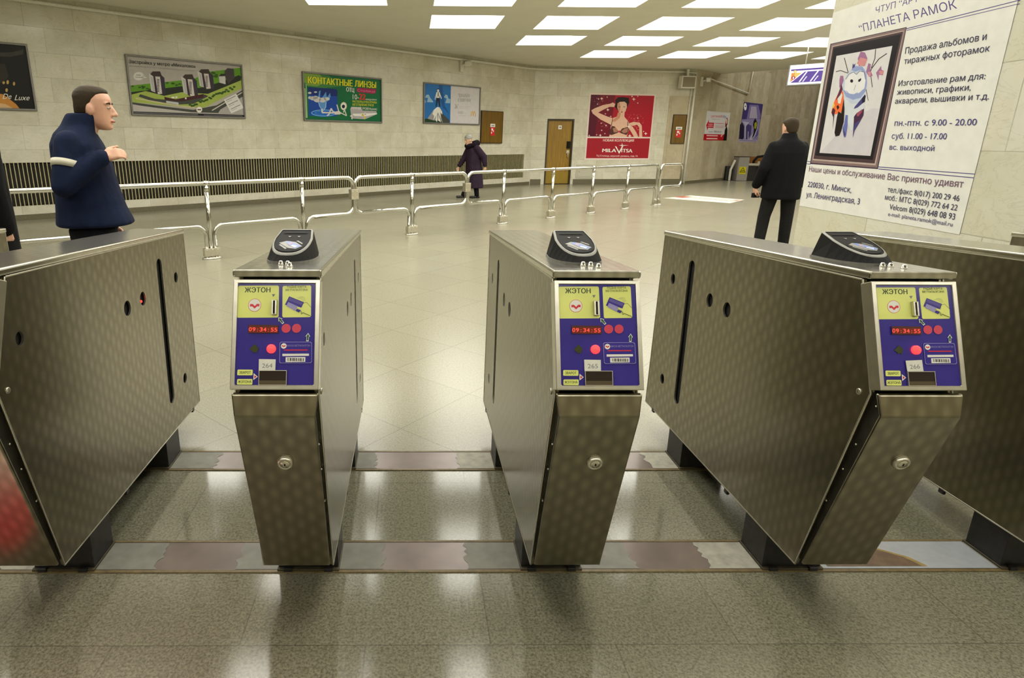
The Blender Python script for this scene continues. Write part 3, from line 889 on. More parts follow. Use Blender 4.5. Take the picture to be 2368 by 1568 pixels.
def mk_bolts(x, y):
    def fn(parent):
        q = MB(CHROME)
        q.M = Matrix.Translation((x, y - Y0, lidz(y))) @ Matrix.Rotation(lt, 4, 'X')
        q.lathe([(0.0085, 0), (0.0085, 0.003), (0.0068, 0.0035), (0.0062, 0.009), (0.004, 0.0115), (0.0003, 0.012)], 12)
        return q.build('bolt', parent)
    return fn

getters = [proto_mesh('sl', mk_side(-1)), proto_mesh('sr', mk_side(1)), proto_mesh('core', mk_core), proto_mesh('back', mk_back), proto_mesh('lid', mk_lid),
           proto_mesh('frame', mk_frame), proto_mesh('slot', mk_slot), proto_mesh('tray', mk_tray), proto_mesh('lamp', mk_lamp), proto_mesh('disp', mk_display),
           proto_mesh('legr', mk_leg(2.4455, 2.5907, False)), proto_mesh('legf', mk_leg(1.7775, 1.9156, True)),
           ]
for sg in (-1, 1):
    getters.append(proto_mesh('screw%d' % sg, mk_screw(sg)))
    for y in (2.05, 2.78): getters.append(proto_mesh('clip%d%.2f' % (sg, y), mk_clip(sg, y)))
    for f in (-0.03, 0.20, 0.36, 0.58, 0.80, 0.97): getters.append(proto_mesh('riv%d%.2f' % (sg, f), mk_rivet(sg, f)))
bolt_getters = [proto_mesh('b1', mk_bolts(-0.010, 1.652)), proto_mesh('b2', mk_bolts(0.010, 1.648)), proto_mesh('b3', mk_bolts(0.022, 1.615))]
g_fascia = proto_mesh('fascia', mk_fascia); g_door = proto_mesh('door', mk_door); g_lock = proto_mesh('lock', mk_lock)
g_reader = proto_mesh('reader', mk_reader); g_screen = proto_mesh('screen', mk_screen)
ts_labels = ['steel turnstile farthest left, only a back corner of its lid in the photo',
             'steel turnstile at the left edge showing its whole right side with a long black slot',
             'steel turnstile with the number 264 sticker on its violet panel',
             'steel turnstile with the number 265 sticker on its violet panel',
             'steel turnstile with the tilted number 266 sticker on its violet panel',
             'steel turnstile cut by the right edge, standing right behind the one numbered 266',
             'steel turnstile farthest right, only a back corner of its lid in the photo']
for k, x in enumerate(XK):
    g = empty('turnstile', (x, Y0, 0))
    tag(g, ts_labels[k], 'turnstile', 'metro turnstiles in a row')
    for fn in getters: fn(g)
    g_fascia(g)
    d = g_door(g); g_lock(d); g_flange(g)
    if k >= 2:
        r = g_reader(g); g_screen(r)
        for fn in bolt_getters: fn(g)
    if k == 1:
        q = MB(RED_LED); q.ball((WB - 0.008, 2.372 - Y0, 0.812), 0.006, 0, 8, 5); o = q.build('sensor_lamp', g); o['label'] = 'tiny red sensor lamp inside a round hole'
    if k in (2, 3, 4): mk_sticker(str(262 + k), -0.06 if k == 4 else 0.0)(g)
# ------------------------------------------------------------------ chrome guard rails
RA = math.radians(39.5)
RP = Vector((0.03, 9.60, 0))
def arc(c, r, a0, a1, n=7):
    return [(c[0] + r * math.cos(a0 + (a1 - a0) * k / n), c[1] + r * math.sin(a0 + (a1 - a0) * k / n)) for k in range(n + 1)]
def rail(s0, s1, posts, label, right_open=True, mode='loop'):
    g = empty('guard_rail', RP + Vector((math.cos(RA), math.sin(RA), 0)) * ((s0 + s1) / 2), RA)
    tag(g, label, 'railing', 'chrome guard rails across the hall')
    m = (s0 + s1) / 2
    a, b = s0 - m, s1 - m; ps = [p - m for p in posts]
    ZT, ZLo, r, dz = 0.935, 0.415, 0.12, 0.055
    def path3(p2): return [(x, 0, z) for x, z in p2]
    # the outer loop: from the foot of the first post round both ends to the foot of the last post
    p = [(ps[0] - dz, 0.03), (ps[0] - dz, ZLo - r)] + arc((ps[0] - dz - r, ZLo - r), r, 0, PI / 2)
    p += [(a + r, ZLo)] + arc((a + r, ZLo + r), r, -PI / 2, -PI) + arc((a + r, ZT - r), r, PI, PI / 2)
    p += [(x, ZT) for x in np.linspace(a + r + 0.05, b - r - 0.05, 12)]
    p += arc((b - r, ZT - r), r, PI / 2, 0) + arc((b - r, ZLo + r), r, 0, -PI / 2)
    p += [(ps[-1] + dz + r, ZLo)] + arc((ps[-1] + dz + r, ZLo - r), r, PI / 2, PI) + [(ps[-1] + dz, 0.03)]
    if mode == 'post':      # the top tube bends straight down into the last post
        p = [(ps[0] - dz, 0.03), (ps[0] - dz, ZLo - r)] + arc((ps[0] - dz - r, ZLo - r), r, 0, PI / 2)
        p += [(a + r, ZLo)] + arc((a + r, ZLo + r), r, -PI / 2, -PI) + arc((a + r, ZT - r), r, PI, PI / 2)
        p += [(x, ZT) for x in np.linspace(a + r + 0.05, b - 0.14, 14)] + arc((b - 0.08, ZT - 0.08), 0.08, PI / 2, 0) + [(b, 0.5), (b, 0.03)]
    if mode == 'end':       # a free end loop rising from its own foot
        p = [(a, 0.03), (a, ZT - r)] + arc((a + r, ZT - r), r, PI, PI / 2) + [(a + 0.35, ZT), (b - r - 0.05, ZT)]
        p += arc((b - r, ZT - r), r, PI / 2, 0) + arc((b - r, ZLo + r), r, 0, -PI / 2) + [(a + 0.06 + r, ZLo)] + arc((a + 0.06 + r, ZLo - r), r, PI / 2, PI) + [(a + 0.06, 0.03)]
    q = MB(CHROME); q.tube(path3(p), 0.0285 if mode == 'loop' else 0.027, 12); q.build('loop_tube', g)
    if mode == 'end': ps = [a + 0.03]
    for u, v in zip(ps[:-1], ps[1:]):
        p = [(u + dz, 0.03), (u + dz, ZLo - r)] + arc((u + dz + r, ZLo - r), r, PI, PI / 2) + arc((v - dz - r, ZLo - r), r, PI / 2, 0) + [(v - dz, 0.03)]
        q = MB(CHROME); q.tube(path3(p), 0.025, 12); q.build('lower_tube', g)
    for u in ps:
        if (mode == 'post' and u == ps[-1]) or mode == 'end':
            q = MB(CHROME); q.tube([(u, 0, 0.02), (u, 0, 0.14)], 0.028, 12); po = q.build('post_foot', g)
        else:
            q = MB(CHROME); q.tube([(u, 0, 0.02), (u, 0, ZT)], 0.027, 12)
            q.tube([(u - 0.035, 0, ZT), (u + 0.035, 0, ZT)], 0.033, 12); q.tube([(u, 0, ZT - 0.10), (u, 0, ZT - 0.03)], 0.031, 12)
            po = q.build('post', g)
        kk = 0.10 if mode == 'loop' or u != ps[-1] else 0.055
        q = MB(STEEL_TRIM); q.box((u - kk, -0.036, 0.035), (u + kk, 0.036, 0.135))
        q.M = Matrix.Translation((u, 0, 0)) @ Matrix.Scale(0.62, 4, (0, 1, 0)) @ Matrix.Scale(kk / 0.1, 4, (1, 0, 0))
        q.lathe([(0.125, 0.0), (0.125, 0.012), (0.11, 0.020), (0.0003, 0.021)], 24)
        q.M = Matrix.Identity(4)
        for dx in (-0.07, 0, 0.07): q.ball((u + dx * kk * 10, -0.037, 0.115), 0.008, 0, 8, 4)
        for k in range(5): q.ball((u + (-0.08 + 0.04 * k) * kk * 10, -0.062 + 0.012 * abs(k - 2), 0.02), 0.009, 0, 8, 4)
        q.build('foot_clamp', po, bevel=0.004)
    if right_open:
        q = MB(STEEL_TRIM); q.box((b - 0.055, -0.036, 0.62), (b + 0.075, 0.036, 0.765))
        for z in (0.65, 0.735):
            for x in (b - 0.03, b + 0.045): q.ball((x, -0.037, z), 0.007, 0, 8, 4)
        q.build('joint_bracket', g, bevel=0.005)
    return g
rail(-6.9, -1.115, [-5.95, -4.62, -3.29, -1.96], 'long chrome guard rail section at the left, passing behind the man in the blue jacket')
rail(-1.085, 1.205, [0.0], 'short chrome guard rail section with a single post in the middle')
rail(1.235, 7.52, [2.15, 3.57, 4.92, 6.25, 7.52], 'long chrome guard rail section at the right, in front of the wooden door', False, 'post')
rail(7.66, 8.70, [7.69], 'end chrome guard rail loop nearest the far wall corner', False, 'end')

# ------------------------------------------------------------------ fittings on the left wall
def on_wall(P, a, x, z, off=0.0):
    d = Vector((math.cos(a), math.sin(a), 0)); n = Vector((math.sin(a), -math.cos(a), 0))
    v = P + d * x + n * off; return Vector((v.x, v.y, z))
# radiator grille
g = empty('radiator_grille', on_wall(PA, AA, (G0 + G1) / 2, GZ0), AA)
tag(g, 'long dark radiator grille of upright brass slats low along the left wall', 'radiator grille')
SLAT = plain('dull_brass_slat', rgb(188, 178, 132), 0.4, 0.2, var=0.15, scale=20)
q = MB(SLAT); n = 262
for k in range(n):
    x = (G0 - G1) / 2 + (k + 0.5) * (G1 - G0) / n
    q.box((x - 0.0066, 0.004, 0.0), (x + 0.0066, 0.028, GZ1 - GZ0))
o = q.build('slats', g, recalc=False)
q = MB(plain('dark_grille_backing', rgb(26, 24, 20), 0.7)); hw = (G1 - G0) / 2
q.box((-hw, 0.07, 0.0), (hw, 0.10, GZ1 - GZ0)); q.box((-hw, 0.042, 0.02), (hw, 0.06, 0.05)); q.box((-hw, 0.042, GZ1 - GZ0 - 0.06), (hw, 0.06, GZ1 - GZ0 - 0.03))
q.build('backing', g)
# pipe under the ceiling, bending round the corners
q = MB(WHITE_PLASTIC)
pp = [on_wall(PA, AA, x, 3.755, 0.06) for x in (-26, -12, -0.35)] + [on_wall(PA, AB, 0.35, 3.765, 0.06), on_wall(PA, AB, 5.1, 3.775, 0.06), on_wall(PA, AB, 5.7, 3.74, 0.10)]
q.tube(pp, 0.032, 8)
tag(q.build('ceiling_pipe'), 'thin cream pipe running just below the ceiling along the far walls', 'pipe')
q = MB(WHITE_PLASTIC)
q.tube([on_wall(PD, AC, 0.70, 3.655, 0.05), on_wall(PD, AC, 4.6, 3.32, 0.05)], 0.022, 8)
q.tube([on_wall(PD, AC, 4.6, 3.30, 0.05), on_wall(PD, AC, 4.72, 4.4, 0.05)], 0.022, 8)
tag(q.build('cable_conduit'), 'thin conduit slanting down the escalator wall above the posters', 'pipe')
q = MB(WHITE_PLASTIC); q.tube([on_wall(PA, AB, LB - 0.06, 0.05, 0.05), on_wall(PA, AB, LB - 0.06, 3.7, 0.05)], 0.04, 8)
q.tube([on_wall(PA, AB, LB - 0.18, 0.05, 0.03), on_wall(PA, AB, LB - 0.18, 3.7, 0.03)], 0.018, 6)
tag(q.build('corner_pipe'), 'upright cream pipe in the corner beside the second wooden hatch', 'pipe')

# surveillance cameras
def security_camera(loc, rz, label):
    g = empty('security_camera', loc, rz); tag(g, label, 'camera')
    q = MB(WHITE_PLASTIC); q.box((-0.06, -0.03, -0.16), (0.06, 0.03, 0.16)); q.tube([(0, 0, 0.02), (0, -0.14, 0.03)], 0.03, 8); q.build('bracket', g, bevel=0.008)
    q = MB([WHITE_PLASTIC]); q.M = Matrix.Translation((0.04, -0.20, 0.05)) @ Matrix.Rotation(0.5, 4, 'Z') @ Matrix.Rotation(-0.25, 4, 'Y')
    q.box((-0.06, -0.075, -0.07), (0.22, 0.075, 0.07)); b = q.build('housing', g, bevel=0.02)
    q = MB([BLACK_PLASTIC]); q.M = Matrix.Translation((0.04, -0.20, 0.05)) @ Matrix.Rotation(0.5, 4, 'Z') @ Matrix.Rotation(-0.25, 4, 'Y') @ Matrix.Translation((0.22, 0, 0)) @ Matrix.Rotation(PI / 2, 4, 'Y')
    q.lathe([(0.05, 0), (0.05, 0.012), (0.03, 0.014), (0.0003, 0.008)], 14); q.build('lens', b)
security_camera(on_wall(PA, AA, -3.60, 3.58, 0.03), AA, 'small white surveillance camera below the pipe on the left wall')
security_camera(on_wall(PD, AC, 0.35, 3.50, 0.03), AC, 'white surveillance camera in the far corner above the escalator wall')
g = empty('loudspeaker', on_wall(PA, AB, 5.33, 3.23, 0.0), AB); tag(g, 'square beige loudspeaker box hung near the far corner under the ceiling', 'loudspeaker')
q = MB(WHITE_PLASTIC); q.box((-0.26, -0.30, 0.0), (0.26, -0.08, 0.40)); b = q.build('cabinet', g, bevel=0.015)
q = MB(plain('speaker_cloth', rgb(140, 132, 112), 0.8)); q.box((-0.22, -0.312, 0.04), (0.22, -0.298, 0.36)); q.build('speaker_grille', b, bevel=0.004)
q = MB(WHITE_PLASTIC); q.box((-0.05, -0.22, 0.39), (0.02, -0.16, 0.62)); q.box((-0.03, -0.16, 0.18), (0.03, 0.0, 0.24)); q.build('bracket', g)

# wooden hatches
def hatch(P, a, x0, x1, z0, z1, label, lx, lz):
    g = empty('wooden_hatch', on_wall(P, a, (x0 + x1) / 2, z0), a); tag(g, label, 'hatch')
    w_, h = x1 - x0, z1 - z0
    q = MB(WOOD_HATCH); q.box((-w_ / 2 + 0.02, -0.045, 0.02), (w_ / 2 - 0.02, -0.004, h - 0.02)); d = q.build('door', g, bevel=0.006)
    q = MB(plain('dark_wood_edge', rgb(58, 40, 14), 0.5)); t = 0.022
    for b0, b1 in (((-w_ / 2, -0.05, 0), (w_ / 2, 0, t)), ((-w_ / 2, -0.05, h - t), (w_ / 2, 0, h)), ((-w_ / 2, -0.05, t), (-w_ / 2 + t, 0, h - t)), ((w_ / 2 - t, -0.05, t), (w_ / 2, 0, h - t))): q.box(b0, b1)
    q.build('frame', g)
    q = MB([INK_WHITE]); px, pz = lx, lz
    q.box((px - 0.115, -0.049, pz + 0.02), (px + 0.115, -0.0455, pz + 0.12)); q.box((px - 0.10, -0.049, pz - 0.24), (px + 0.10, -0.0455, pz + 0.015), q.mat(INK_RED))
    q.box((px - 0.06, -0.0505, pz - 0.09), (px + 0.02, -0.0492, pz - 0.02)); q.box((px + 0.02, -0.0505, pz - 0.13), (px + 0.06, -0.0492, pz - 0.08)); q.box((px - 0.07, -0.0505, pz - 0.18), (px - 0.03, -0.0492, pz - 0.12))
    q.box((px - 0.07, -0.0505, pz + 0.05), (px + 0.07, -0.0492, pz + 0.08), q.mat(INK_GREY))
    o = q.build('fire_notice', d); o['label'] = 'small white and red notice'
    return g
hatch(PA, AA, -2.66, -1.62, 1.385, 2.37, 'brown wooden wall hatch beside the white and blue framed poster', 0.02, 0.48)
hatch(PA, AB, 5.06, 5.57, 1.395, 2.385, 'narrow brown wooden wall hatch to the right of the red poster', 0.0, 0.46)

# door, kick plate and small access panel in the end wall
g = empty('door_1', on_wall(PA, AB, (DX0 + DX1) / 2, 0.0), AB); struct(g)
dw = DX1 - DX0
q = MB(plain('dark_door_frame', rgb(48, 38, 20), 0.5)); f = 0.05
q.box((-dw / 2, -0.01, 0), (-dw / 2 + f, 0.16, DZ)); q.box((dw / 2 - f, -0.01, 0), (dw / 2, 0.16, DZ)); q.box((-dw / 2 + f, -0.01, DZ - f), (dw / 2 - f, 0.16, DZ)); q.build('door_frame', g)
q = MB([WOOD_DOOR]); q.box((-dw / 2 + f, 0.05, 0.02), (dw / 2 - f, 0.10, DZ - f)); leaf = q.build('door_leaf', g, bevel=0.004)
q = MB([BRASS_PLATE]); q.box((-dw / 2 + f + 0.03, 0.042, 0.05), (dw / 2 - f - 0.03, 0.0495, 0.42)); q.build('kick_plate', leaf)
q = MB([BLACK_PLASTIC, STEEL_TRIM]); q.box((dw / 2 - 0.20, 0.01, 1.22), (dw / 2 - 0.08, 0.0495, 1.46)); q.box((dw / 2 - 0.20, 0.02, 1.06), (dw / 2 - 0.10, 0.0495, 1.16), 1); q.tube([(dw / 2 - 0.14, 0.03, 1.10), (dw / 2 - 0.15, 0.0, 1.02), (dw / 2 - 0.15, 0.0, 0.90)], 0.016, 8, 1); q.build('lock_box', leaf)
q = MB([INK_WHITE]); q.box((-0.06, 0.045, 1.86), (0.06, 0.0495, 1.99)); q.box((-0.025, 0.0435, 1.90), (0.03, 0.0448, 1.95), q.mat(INK_GREY)); q.build('door_number', leaf)
g = empty('access_panel', on_wall(PA, AB, 1.98, 0.215), AB); tag(g, 'small grey metal access panel low on the wall between the door and the red poster', 'access panel')
q = MB(plain('grey_painted_panel', rgb(186, 182, 164), 0.5)); q.box((-0.31, -0.02, 0), (0.31, -0.002, 0.46)); b = q.build('frame', g, bevel=0.004)
q = MB(plain('grey_painted_panel', rgb(186, 182, 164), 0.5)); q.box((-0.26, -0.03, 0.05), (0.22, -0.02, 0.40)); b2 = q.build('cover', g, bevel=0.004)
q = MB(BLACK_PLASTIC); q.ball((-0.2, -0.034, 0.22), 0.012, 0, 8, 5); q.build('latch', b2)
# ------------------------------------------------------------------ posters
def framed(P, a, x0, x1, z0, z1, label, fr=0.035):
    g = empty('framed_poster', on_wall(P, a, (x0 + x1) / 2, (z0 + z1) / 2), a); tag(g, label, 'poster', 'framed posters on the left wall')
    w_, h = x1 - x0, z1 - z0
    q = MB(GREY_FRAME)
    o = [(-w_ / 2, -h / 2), (w_ / 2, -h / 2), (w_ / 2, h / 2), (-w_ / 2, h / 2)]; i = [(x - math.copysign(fr, x), z - math.copysign(fr, z)) for x, z in o]
    vs = [(x, 0, z) for x, z in o] + [(x, -0.05, z) for x, z in o] + [(x, -0.05, z) for x, z in i] + [(x, -0.02, z) for x, z in i]
    q.add(vs, [(4 * r + k, 4 * r + (k + 1) % 4, 4 * r + 4 + (k + 1) % 4, 4 * r + 4 + k) for r in range(3) for k in range(4)])
    q.build('frame', g, bevel=0.008)
    return g, w_, h
SMALL = lambda s, x0, x1, y, dy, n, hh, m: [s.line([(x0, y + k * hh), (x1, y + k * hh + dy)], hh * 0.35, m, k == 0) for k in range(n)]

# perfume advert, far left
g, w_, h = framed(PA, AA, -17.13, -14.70, 1.935, 3.055, 'black and gold framed poster cut by the left edge of the photo')
s = Sheet([(-3240, -225), (545, 130), (760, 1470), (-2866, 1356)], w_, h, (0, 0, 1), 0.021)
s.base(ink(16, 14, 12))
s.poly([(-200, 300), (250, 290), (480, 230), (470, 330), (200, 380), (-200, 360)], ink(58, 56, 50))
s.poly([(-200, 520), (100, 520), (180, 780), (60, 900), (-200, 900)], ink(44, 40, 34))
s.poly([(-500, 1200), (-100, 1110), (60, 1130), (200, 1230), (330, 1330), (420, 1440), (-500, 1440)], ink(196, 134, 60))
s.poly([(-500, 1330), (-60, 1300), (120, 1330), (250, 1400), (280, 1440), (-500, 1440)], ink(214, 176, 128))
s.many([circle(160, 890, 26, 44, 8), circle(288, 920, 24, 40, 8), circle(80, 900, 26, 30, 8), circle(140, 1050, 26, 40, 8)], ink(190, 160, 92))
s.text('De', (60, 1225), (228, 1225), (90, 1115), INK_WHITE); s.text('Luxe', (300, 1250), (590, 1252), (335, 1140), INK_WHITE)
s.build('printed_sheet', g)

# housing estate
g, w_, h = framed(PA, AA, -13.07, -10.615, 1.91, 3.047, 'framed poster of white tower blocks on green lawns on the left wall')
s = Sheet([(115, 105), (2130, 300), (2195, 1215), (245, 1150)], w_, h, (0, 0, 1), 0.021)
s.base(ink(176, 170, 166))
GR1 = ink(92, 146, 30); GR2 = ink(160, 178, 84); GR3 = ink(52, 86, 24); ROAD = ink(66, 68, 64); SHADE = ink(34, 38, 28)
s.poly([(203, 645), (560, 610), (1090, 560), (1330, 525), (1560, 415), (1830, 385), (2118, 345), (2135, 640), (1700, 740), (1080, 700), (830, 700), (213, 757)], GR1)
s.poly([(215, 757), (560, 718), (830, 690), (1080, 660), (1400, 690), (1740, 600), (2080, 475), (2120, 500), (2100, 600), (1800, 720), (1500, 860), (900, 850), (235, 850)], SHADE)
s.poly([(228, 800), (480, 738), (800, 820), (1100, 760), (1550, 790), (2122, 560), (2138, 690), (1500, 1020), (1050, 1000), (240, 925)], GR2)
s.poly([(390, 790), (640, 870), (1000, 900), (1500, 800), (1560, 830), (1300, 960), (1000, 970), (560, 900), (360, 830)], ROAD)
s.poly([(240, 925), (700, 990), (1300, 1060), (1700, 985), (2142, 730), (2152, 850), (1760, 1060), (1740, 1115), (1270, 1100), (400, 990), (242, 985)], ROAD)
s.poly([(250, 960), (390, 985), (1290, 1108), (262, 1082)], ink(186, 180, 178)); s.poly([(1730, 1112), (1765, 1056), (2152, 835), (2172, 1140), (1740, 1120)], ink(168, 164, 162))
s.line([(1620, 1072), (2146, 762)], 16, ink(206, 204, 196)); s.line([(310, 860), (700, 930), (1100, 1000), (1330, 1022)], 20, ink(196, 190, 150))
r = random.Random(2)
s.many([circle(r.uniform(240, 560), r.uniform(650, 712), 26, 15, 8) for _ in range(7)] + [circle(r.uniform(840, 1080), r.uniform(600, 640), 30, 16, 8) for _ in range(5)] + [circle(r.uniform(1580, 1800), r.uniform(430, 500), 30, 18, 8) for _ in range(5)]
       + [circle(1240 + 30 * k + r.uniform(-10, 10), 990 - 12 * k + r.uniform(-26, 26), 26, 18, 8) for k in range(26)], GR3)
def tower(dx, dy, sx=1.0, sy=1.0):
    def t(pts): return [(535 + (x - 535) * sx + dx, 800 + (y - 800) * sy + dy) for x, y in pts]
    s.poly(t([(600, 405), (728, 405), (752, 470), (805, 520), (800, 540), (620, 500), (560, 450)]), ink(58, 44, 40))
    s.poly(t([(533, 438), (612, 490), (655, 765), (578, 735)]), ink(206, 204, 204)); s.poly(t([(610, 488), (650, 492), (695, 800), (648, 770)]), ink(58, 34, 52))
    s.poly(t([(645, 490), (726, 496), (768, 785), (692, 795)]), ink(214, 206, 204)); s.poly(t([(726, 496), (802, 520), (828, 795), (768, 800)]), ink(52, 44, 62))
    s.many([t([(672, 535 + 25 * k), (714, 538 + 25 * k), (718, 552 + 25 * k), (676, 549 + 25 * k)]) for k in range(9)], ink(70, 68, 84))
    s.many([t([(566 + 3.4 * k, 500 + 22 * k), (600 + 3.4 * k, 514 + 22 * k), (602 + 3.4 * k, 522 + 22 * k), (568 + 3.4 * k, 508 + 22 * k)]) for k in range(11)], ink(120, 120, 126))
tower(832, -88, 1.0, 0.86); tower(0, 0); tower(555, 34, 1.0, 0.95)
s.poly([(1830, 410), (1880, 355), (1990, 365), (2005, 520), (1900, 620), (1840, 500)], ink(66, 58, 62)); s.poly([(1735, 495), (1845, 490), (1852, 630), (1745, 600)], ink(206, 204, 206)); s.poly([(1735, 495), (1770, 450), (1860, 450), (1845, 490)], ink(48, 40, 44))
s.poly([(800, 838), (1000, 880), (1480, 790), (1470, 850), (1100, 915), (810, 885)], ink(66, 22, 28)); s.poly([(835, 905), (1045, 935), (1050, 975), (835, 940)], ink(196, 196, 200)); s.many([circle(950, 850, 30, 16, 10), circle(1010, 845, 22, 14, 10), circle(1170, 865, 16, 16, 10)], INK_WHITE)
s.dot(360, 486, 92, ink(222, 220, 218), 72); s.poly([(430, 470), (497, 512), (420, 525)], ink(222, 220, 218), False)
s.line([(315, 465), (395, 470)], 12, INK_GREY); s.line([(300, 500), (425, 506)], 10, INK_GREY)
s.dot(1402, 1057, 50, INK_WHITE); s.line([(1370, 1057), (1432, 1058)], 18, ink(70, 20, 24))
s.poly([(1820, 890), (2032, 788), (2162, 1032), (1950, 1122)], ink(226, 224, 224))
for k in range(3): s.line([(1858 + 42 * k, 905 + 74 * k), (2020 + 42 * k, 828 + 74 * k)], 12, INK_GREY); s.line([(1870 + 42 * k, 932 + 74 * k), (1960 + 42 * k, 890 + 74 * k)], 6, INK_GREY)
s.poly([(260, 1084), (2172, 1150), (2175, 1184), (262, 1122)], INK_BLACK); s.line([(285, 1106), (1380, 1142)], 10, INK_GREY); s.line([(1480, 1148), (2140, 1168)], 8, INK_GREY)
s.text('Застройка у метро «Михалово»', (195, 262), (1335, 350), (190, 204), INK_BLACK, True, 0.02)
s.text('на пересечении проспекта Дзержинского и улицы', (198, 316), (1312, 404), (197, 298), INK_GREY)
s.build('printed_sheet', g)

# contact lenses
g, w_, h = framed(PA, AA, -9.08, -6.642, 1.905, 3.03, 'green framed poster with tall yellow lettering on the left wall')
s = Sheet([(185, 155), (2090, 335), (2105, 1400), (250, 1350)], w_, h, (0, 0, 1), 0.021)
s.base(ink(0, 98, 56))
YEL = ink(226, 222, 32); LG = ink(120, 156, 62)
s.poly([(215, 185), (800, 240), (1150, 520), (700, 560), (330, 520), (225, 480)], ink(58, 122, 58)); s.poly([(220, 190), (620, 230), (760, 420), (560, 520), (330, 500), (225, 400)], LG)
s.poly([(335, 540), (1010, 585), (1045, 620), (1052, 1220), (1000, 1240), (370, 1228)], ink(10, 66, 158)); s.poly([(335, 540), (1010, 585), (1045, 620), (1046, 760), (345, 720)], ink(6, 36, 110))
s.poly(circle(720, 1165, 310, 90, 30), ink(8, 92, 190)); s.line(circle(720, 1160, 290, 72, 30) + circle(720, 1160, 290, 72, 30)[:1], 16, ink(120, 180, 226)); s.line(circle(620, 1160, 110, 30, 20) + circle(620, 1160, 110, 30, 20)[:1], 8, ink(90, 160, 220))
s.poly([(580, 880), (600, 640), (640, 620), (620, 860), (690, 780), (770, 650), (790, 800), (870, 680), (880, 780), (790, 900), (780, 1030), (720, 1110), (660, 1080), (610, 980)], ink(86, 142, 206))
s.line([(590, 900), (620, 1000), (680, 1090)], 12, ink(180, 206, 232)); s.line([(770, 900), (760, 1030), (710, 1110)], 12, ink(180, 206, 232))
s.many([circle(560, 835, 90, 70), circle(450, 810, 60, 48), circle(385, 795, 42, 36), circle(690, 850, 90, 60), circle(790, 825, 70, 40), circle(520, 790, 60, 40), circle(380, 680, 42, 26), circle(520, 660, 38, 18)], ink(206, 206, 210))
s.line([(290, 470), (325, 1280)], 14, ink(190, 220, 170)); s.line([(262, 570), (305, 1280)], 14, ink(190, 220, 170))
FIG = ink(222, 214, 210)
s.line([(680, 1060), (680, 1150), (960, 1160)], 34, FIG); s.line([(800, 1225), (850, 1190), (895, 1050), (960, 1160)], 30, FIG); s.poly([(950, 1135), (1090, 1110), (1140, 1160), (1110, 1195), (990, 1200)], FIG)
s.line([(1110, 1150), (1265, 1225), (1215, 1080), (1190, 1150)], 22, FIG); s.line([(1075, 1120), (1050, 1020), (1030, 960)], 24, FIG)
s.dot(1195, 995, 76, ink(206, 180, 166), 98); s.dot(1190, 1000, 66, INK_WHITE, 88); s.dot(1188, 1004, 38, ink(18, 30, 52), 44); s.dot(1188, 1004, 18, INK_BLACK)
s.text('КОНТАКТНЫЕ ЛИНЗЫ', (330, 450), (1968, 575), (325, 272), ink(70, 78, 20), True, 0.06); s.text('КОНТАКТНЫЕ ЛИНЗЫ', (336, 444), (1960, 566), (331, 280), YEL, True, 0.035)
s.text('ОТЦ', (1255, 640), (1442, 664), (1254, 540), INK_WHITE, True, 0.03)
s.poly([(1495, 570), (1560, 555), (1968, 590), (1950, 690), (1870, 706), (1800, 690), (1515, 660)], ink(150, 22, 74)); s.text('Столица', (1520, 645), (1935, 672), (1520, 585), ink(206, 120, 150))
s.text('10-', (1410, 830), (1555, 838), (1408, 706), INK_WHITE); s.text('22', (1562, 838), (1708, 846), (1560, 690), ink(216, 30, 40), True, 0.04); s.text('ежедневно', (1716, 850), (1976, 860), (1716, 808), INK_WHITE)
s.text('РАСТВОРЫ,ОЧКИ,ОПРАВЫ', (1405, 908), (1980, 934), (1404, 855), YEL); s.text('ИЗГОТОВЛЕНИЕ ОЧКОВ', (1405, 984), (1906, 1000), (1404, 930), YEL)
s.poly([(1350, 1060), (1380, 1010), (1600, 1020), (1640, 1100), (1965, 1112), (1990, 1185), (1700, 1310), (1380, 1290)], ink(172, 166, 172)); s.poly([(1400, 1180), (1985, 1160), (1980, 1190), (1700, 1240), (1440, 1230)], INK_WHITE)
s.text('НИЖНИЙ УРОВЕНЬ(ниж)', (1380, 1068), (1985, 1092), (1378, 1012), INK_WHITE)
s.many([[(1620, 1190), (1700, 1200), (1715, 1300), (1685, 1310), (1680, 1230), (1625, 1225)], circle(1650, 1205, 26, 20)], ink(214, 190, 60)); s.dot(1705, 1190, 38, INK_WHITE, 36); s.dot(1706, 1188, 22, INK_GREY, 12)
s.line([(1390, 1210), (1392, 1310)], 26, FIG); s.line([(1350, 1235), (1400, 1225)], 26, FIG)
s.build('printed_sheet', g)

# restaurant career poster
g, w_, h = framed(PA, AA, -5.12, -2.73, 1.93, 3.04, 'blue and white framed poster of a man on a mountain top, on the left wall')
s = Sheet([(165, 100), (1415, 210), (1395, 1030), (170, 1010)], w_, h, (0, 0, 1), 0.021)
s.base(ink(212, 208, 214))
s.poly([(188, 122), (770, 175), (762, 1002), (186, 1000)], ink(34, 108, 180)); s.poly([(500, 150), (575, 158), (640, 620), (740, 800), (600, 660), (540, 500)], ink(22, 82, 148))
CL = ink(150, 182, 208)
s.many([[(200, 440), (235, 378), (285, 378), (320, 450), (380, 520), (386, 546), (245, 540), (270, 450)], [(190, 480), (214, 510), (216, 556), (190, 560)], [(618, 430), (655, 372), (698, 386), (720, 460), (760, 470), (758, 562), (648, 556), (680, 460)]], CL)
s.poly([(492, 640), (560, 690), (600, 790), (742, 930), (750, 990), (190, 990), (196, 905), (260, 905), (380, 730)], ink(150, 148, 150)); s.poly([(560, 690), (600, 790), (742, 930), (750, 990), (600, 990), (560, 850)], ink(66, 70, 66))
s.poly([(190, 905), (270, 905), (400, 940), (560, 950), (600, 990), (190, 990)], ink(34, 62, 36))
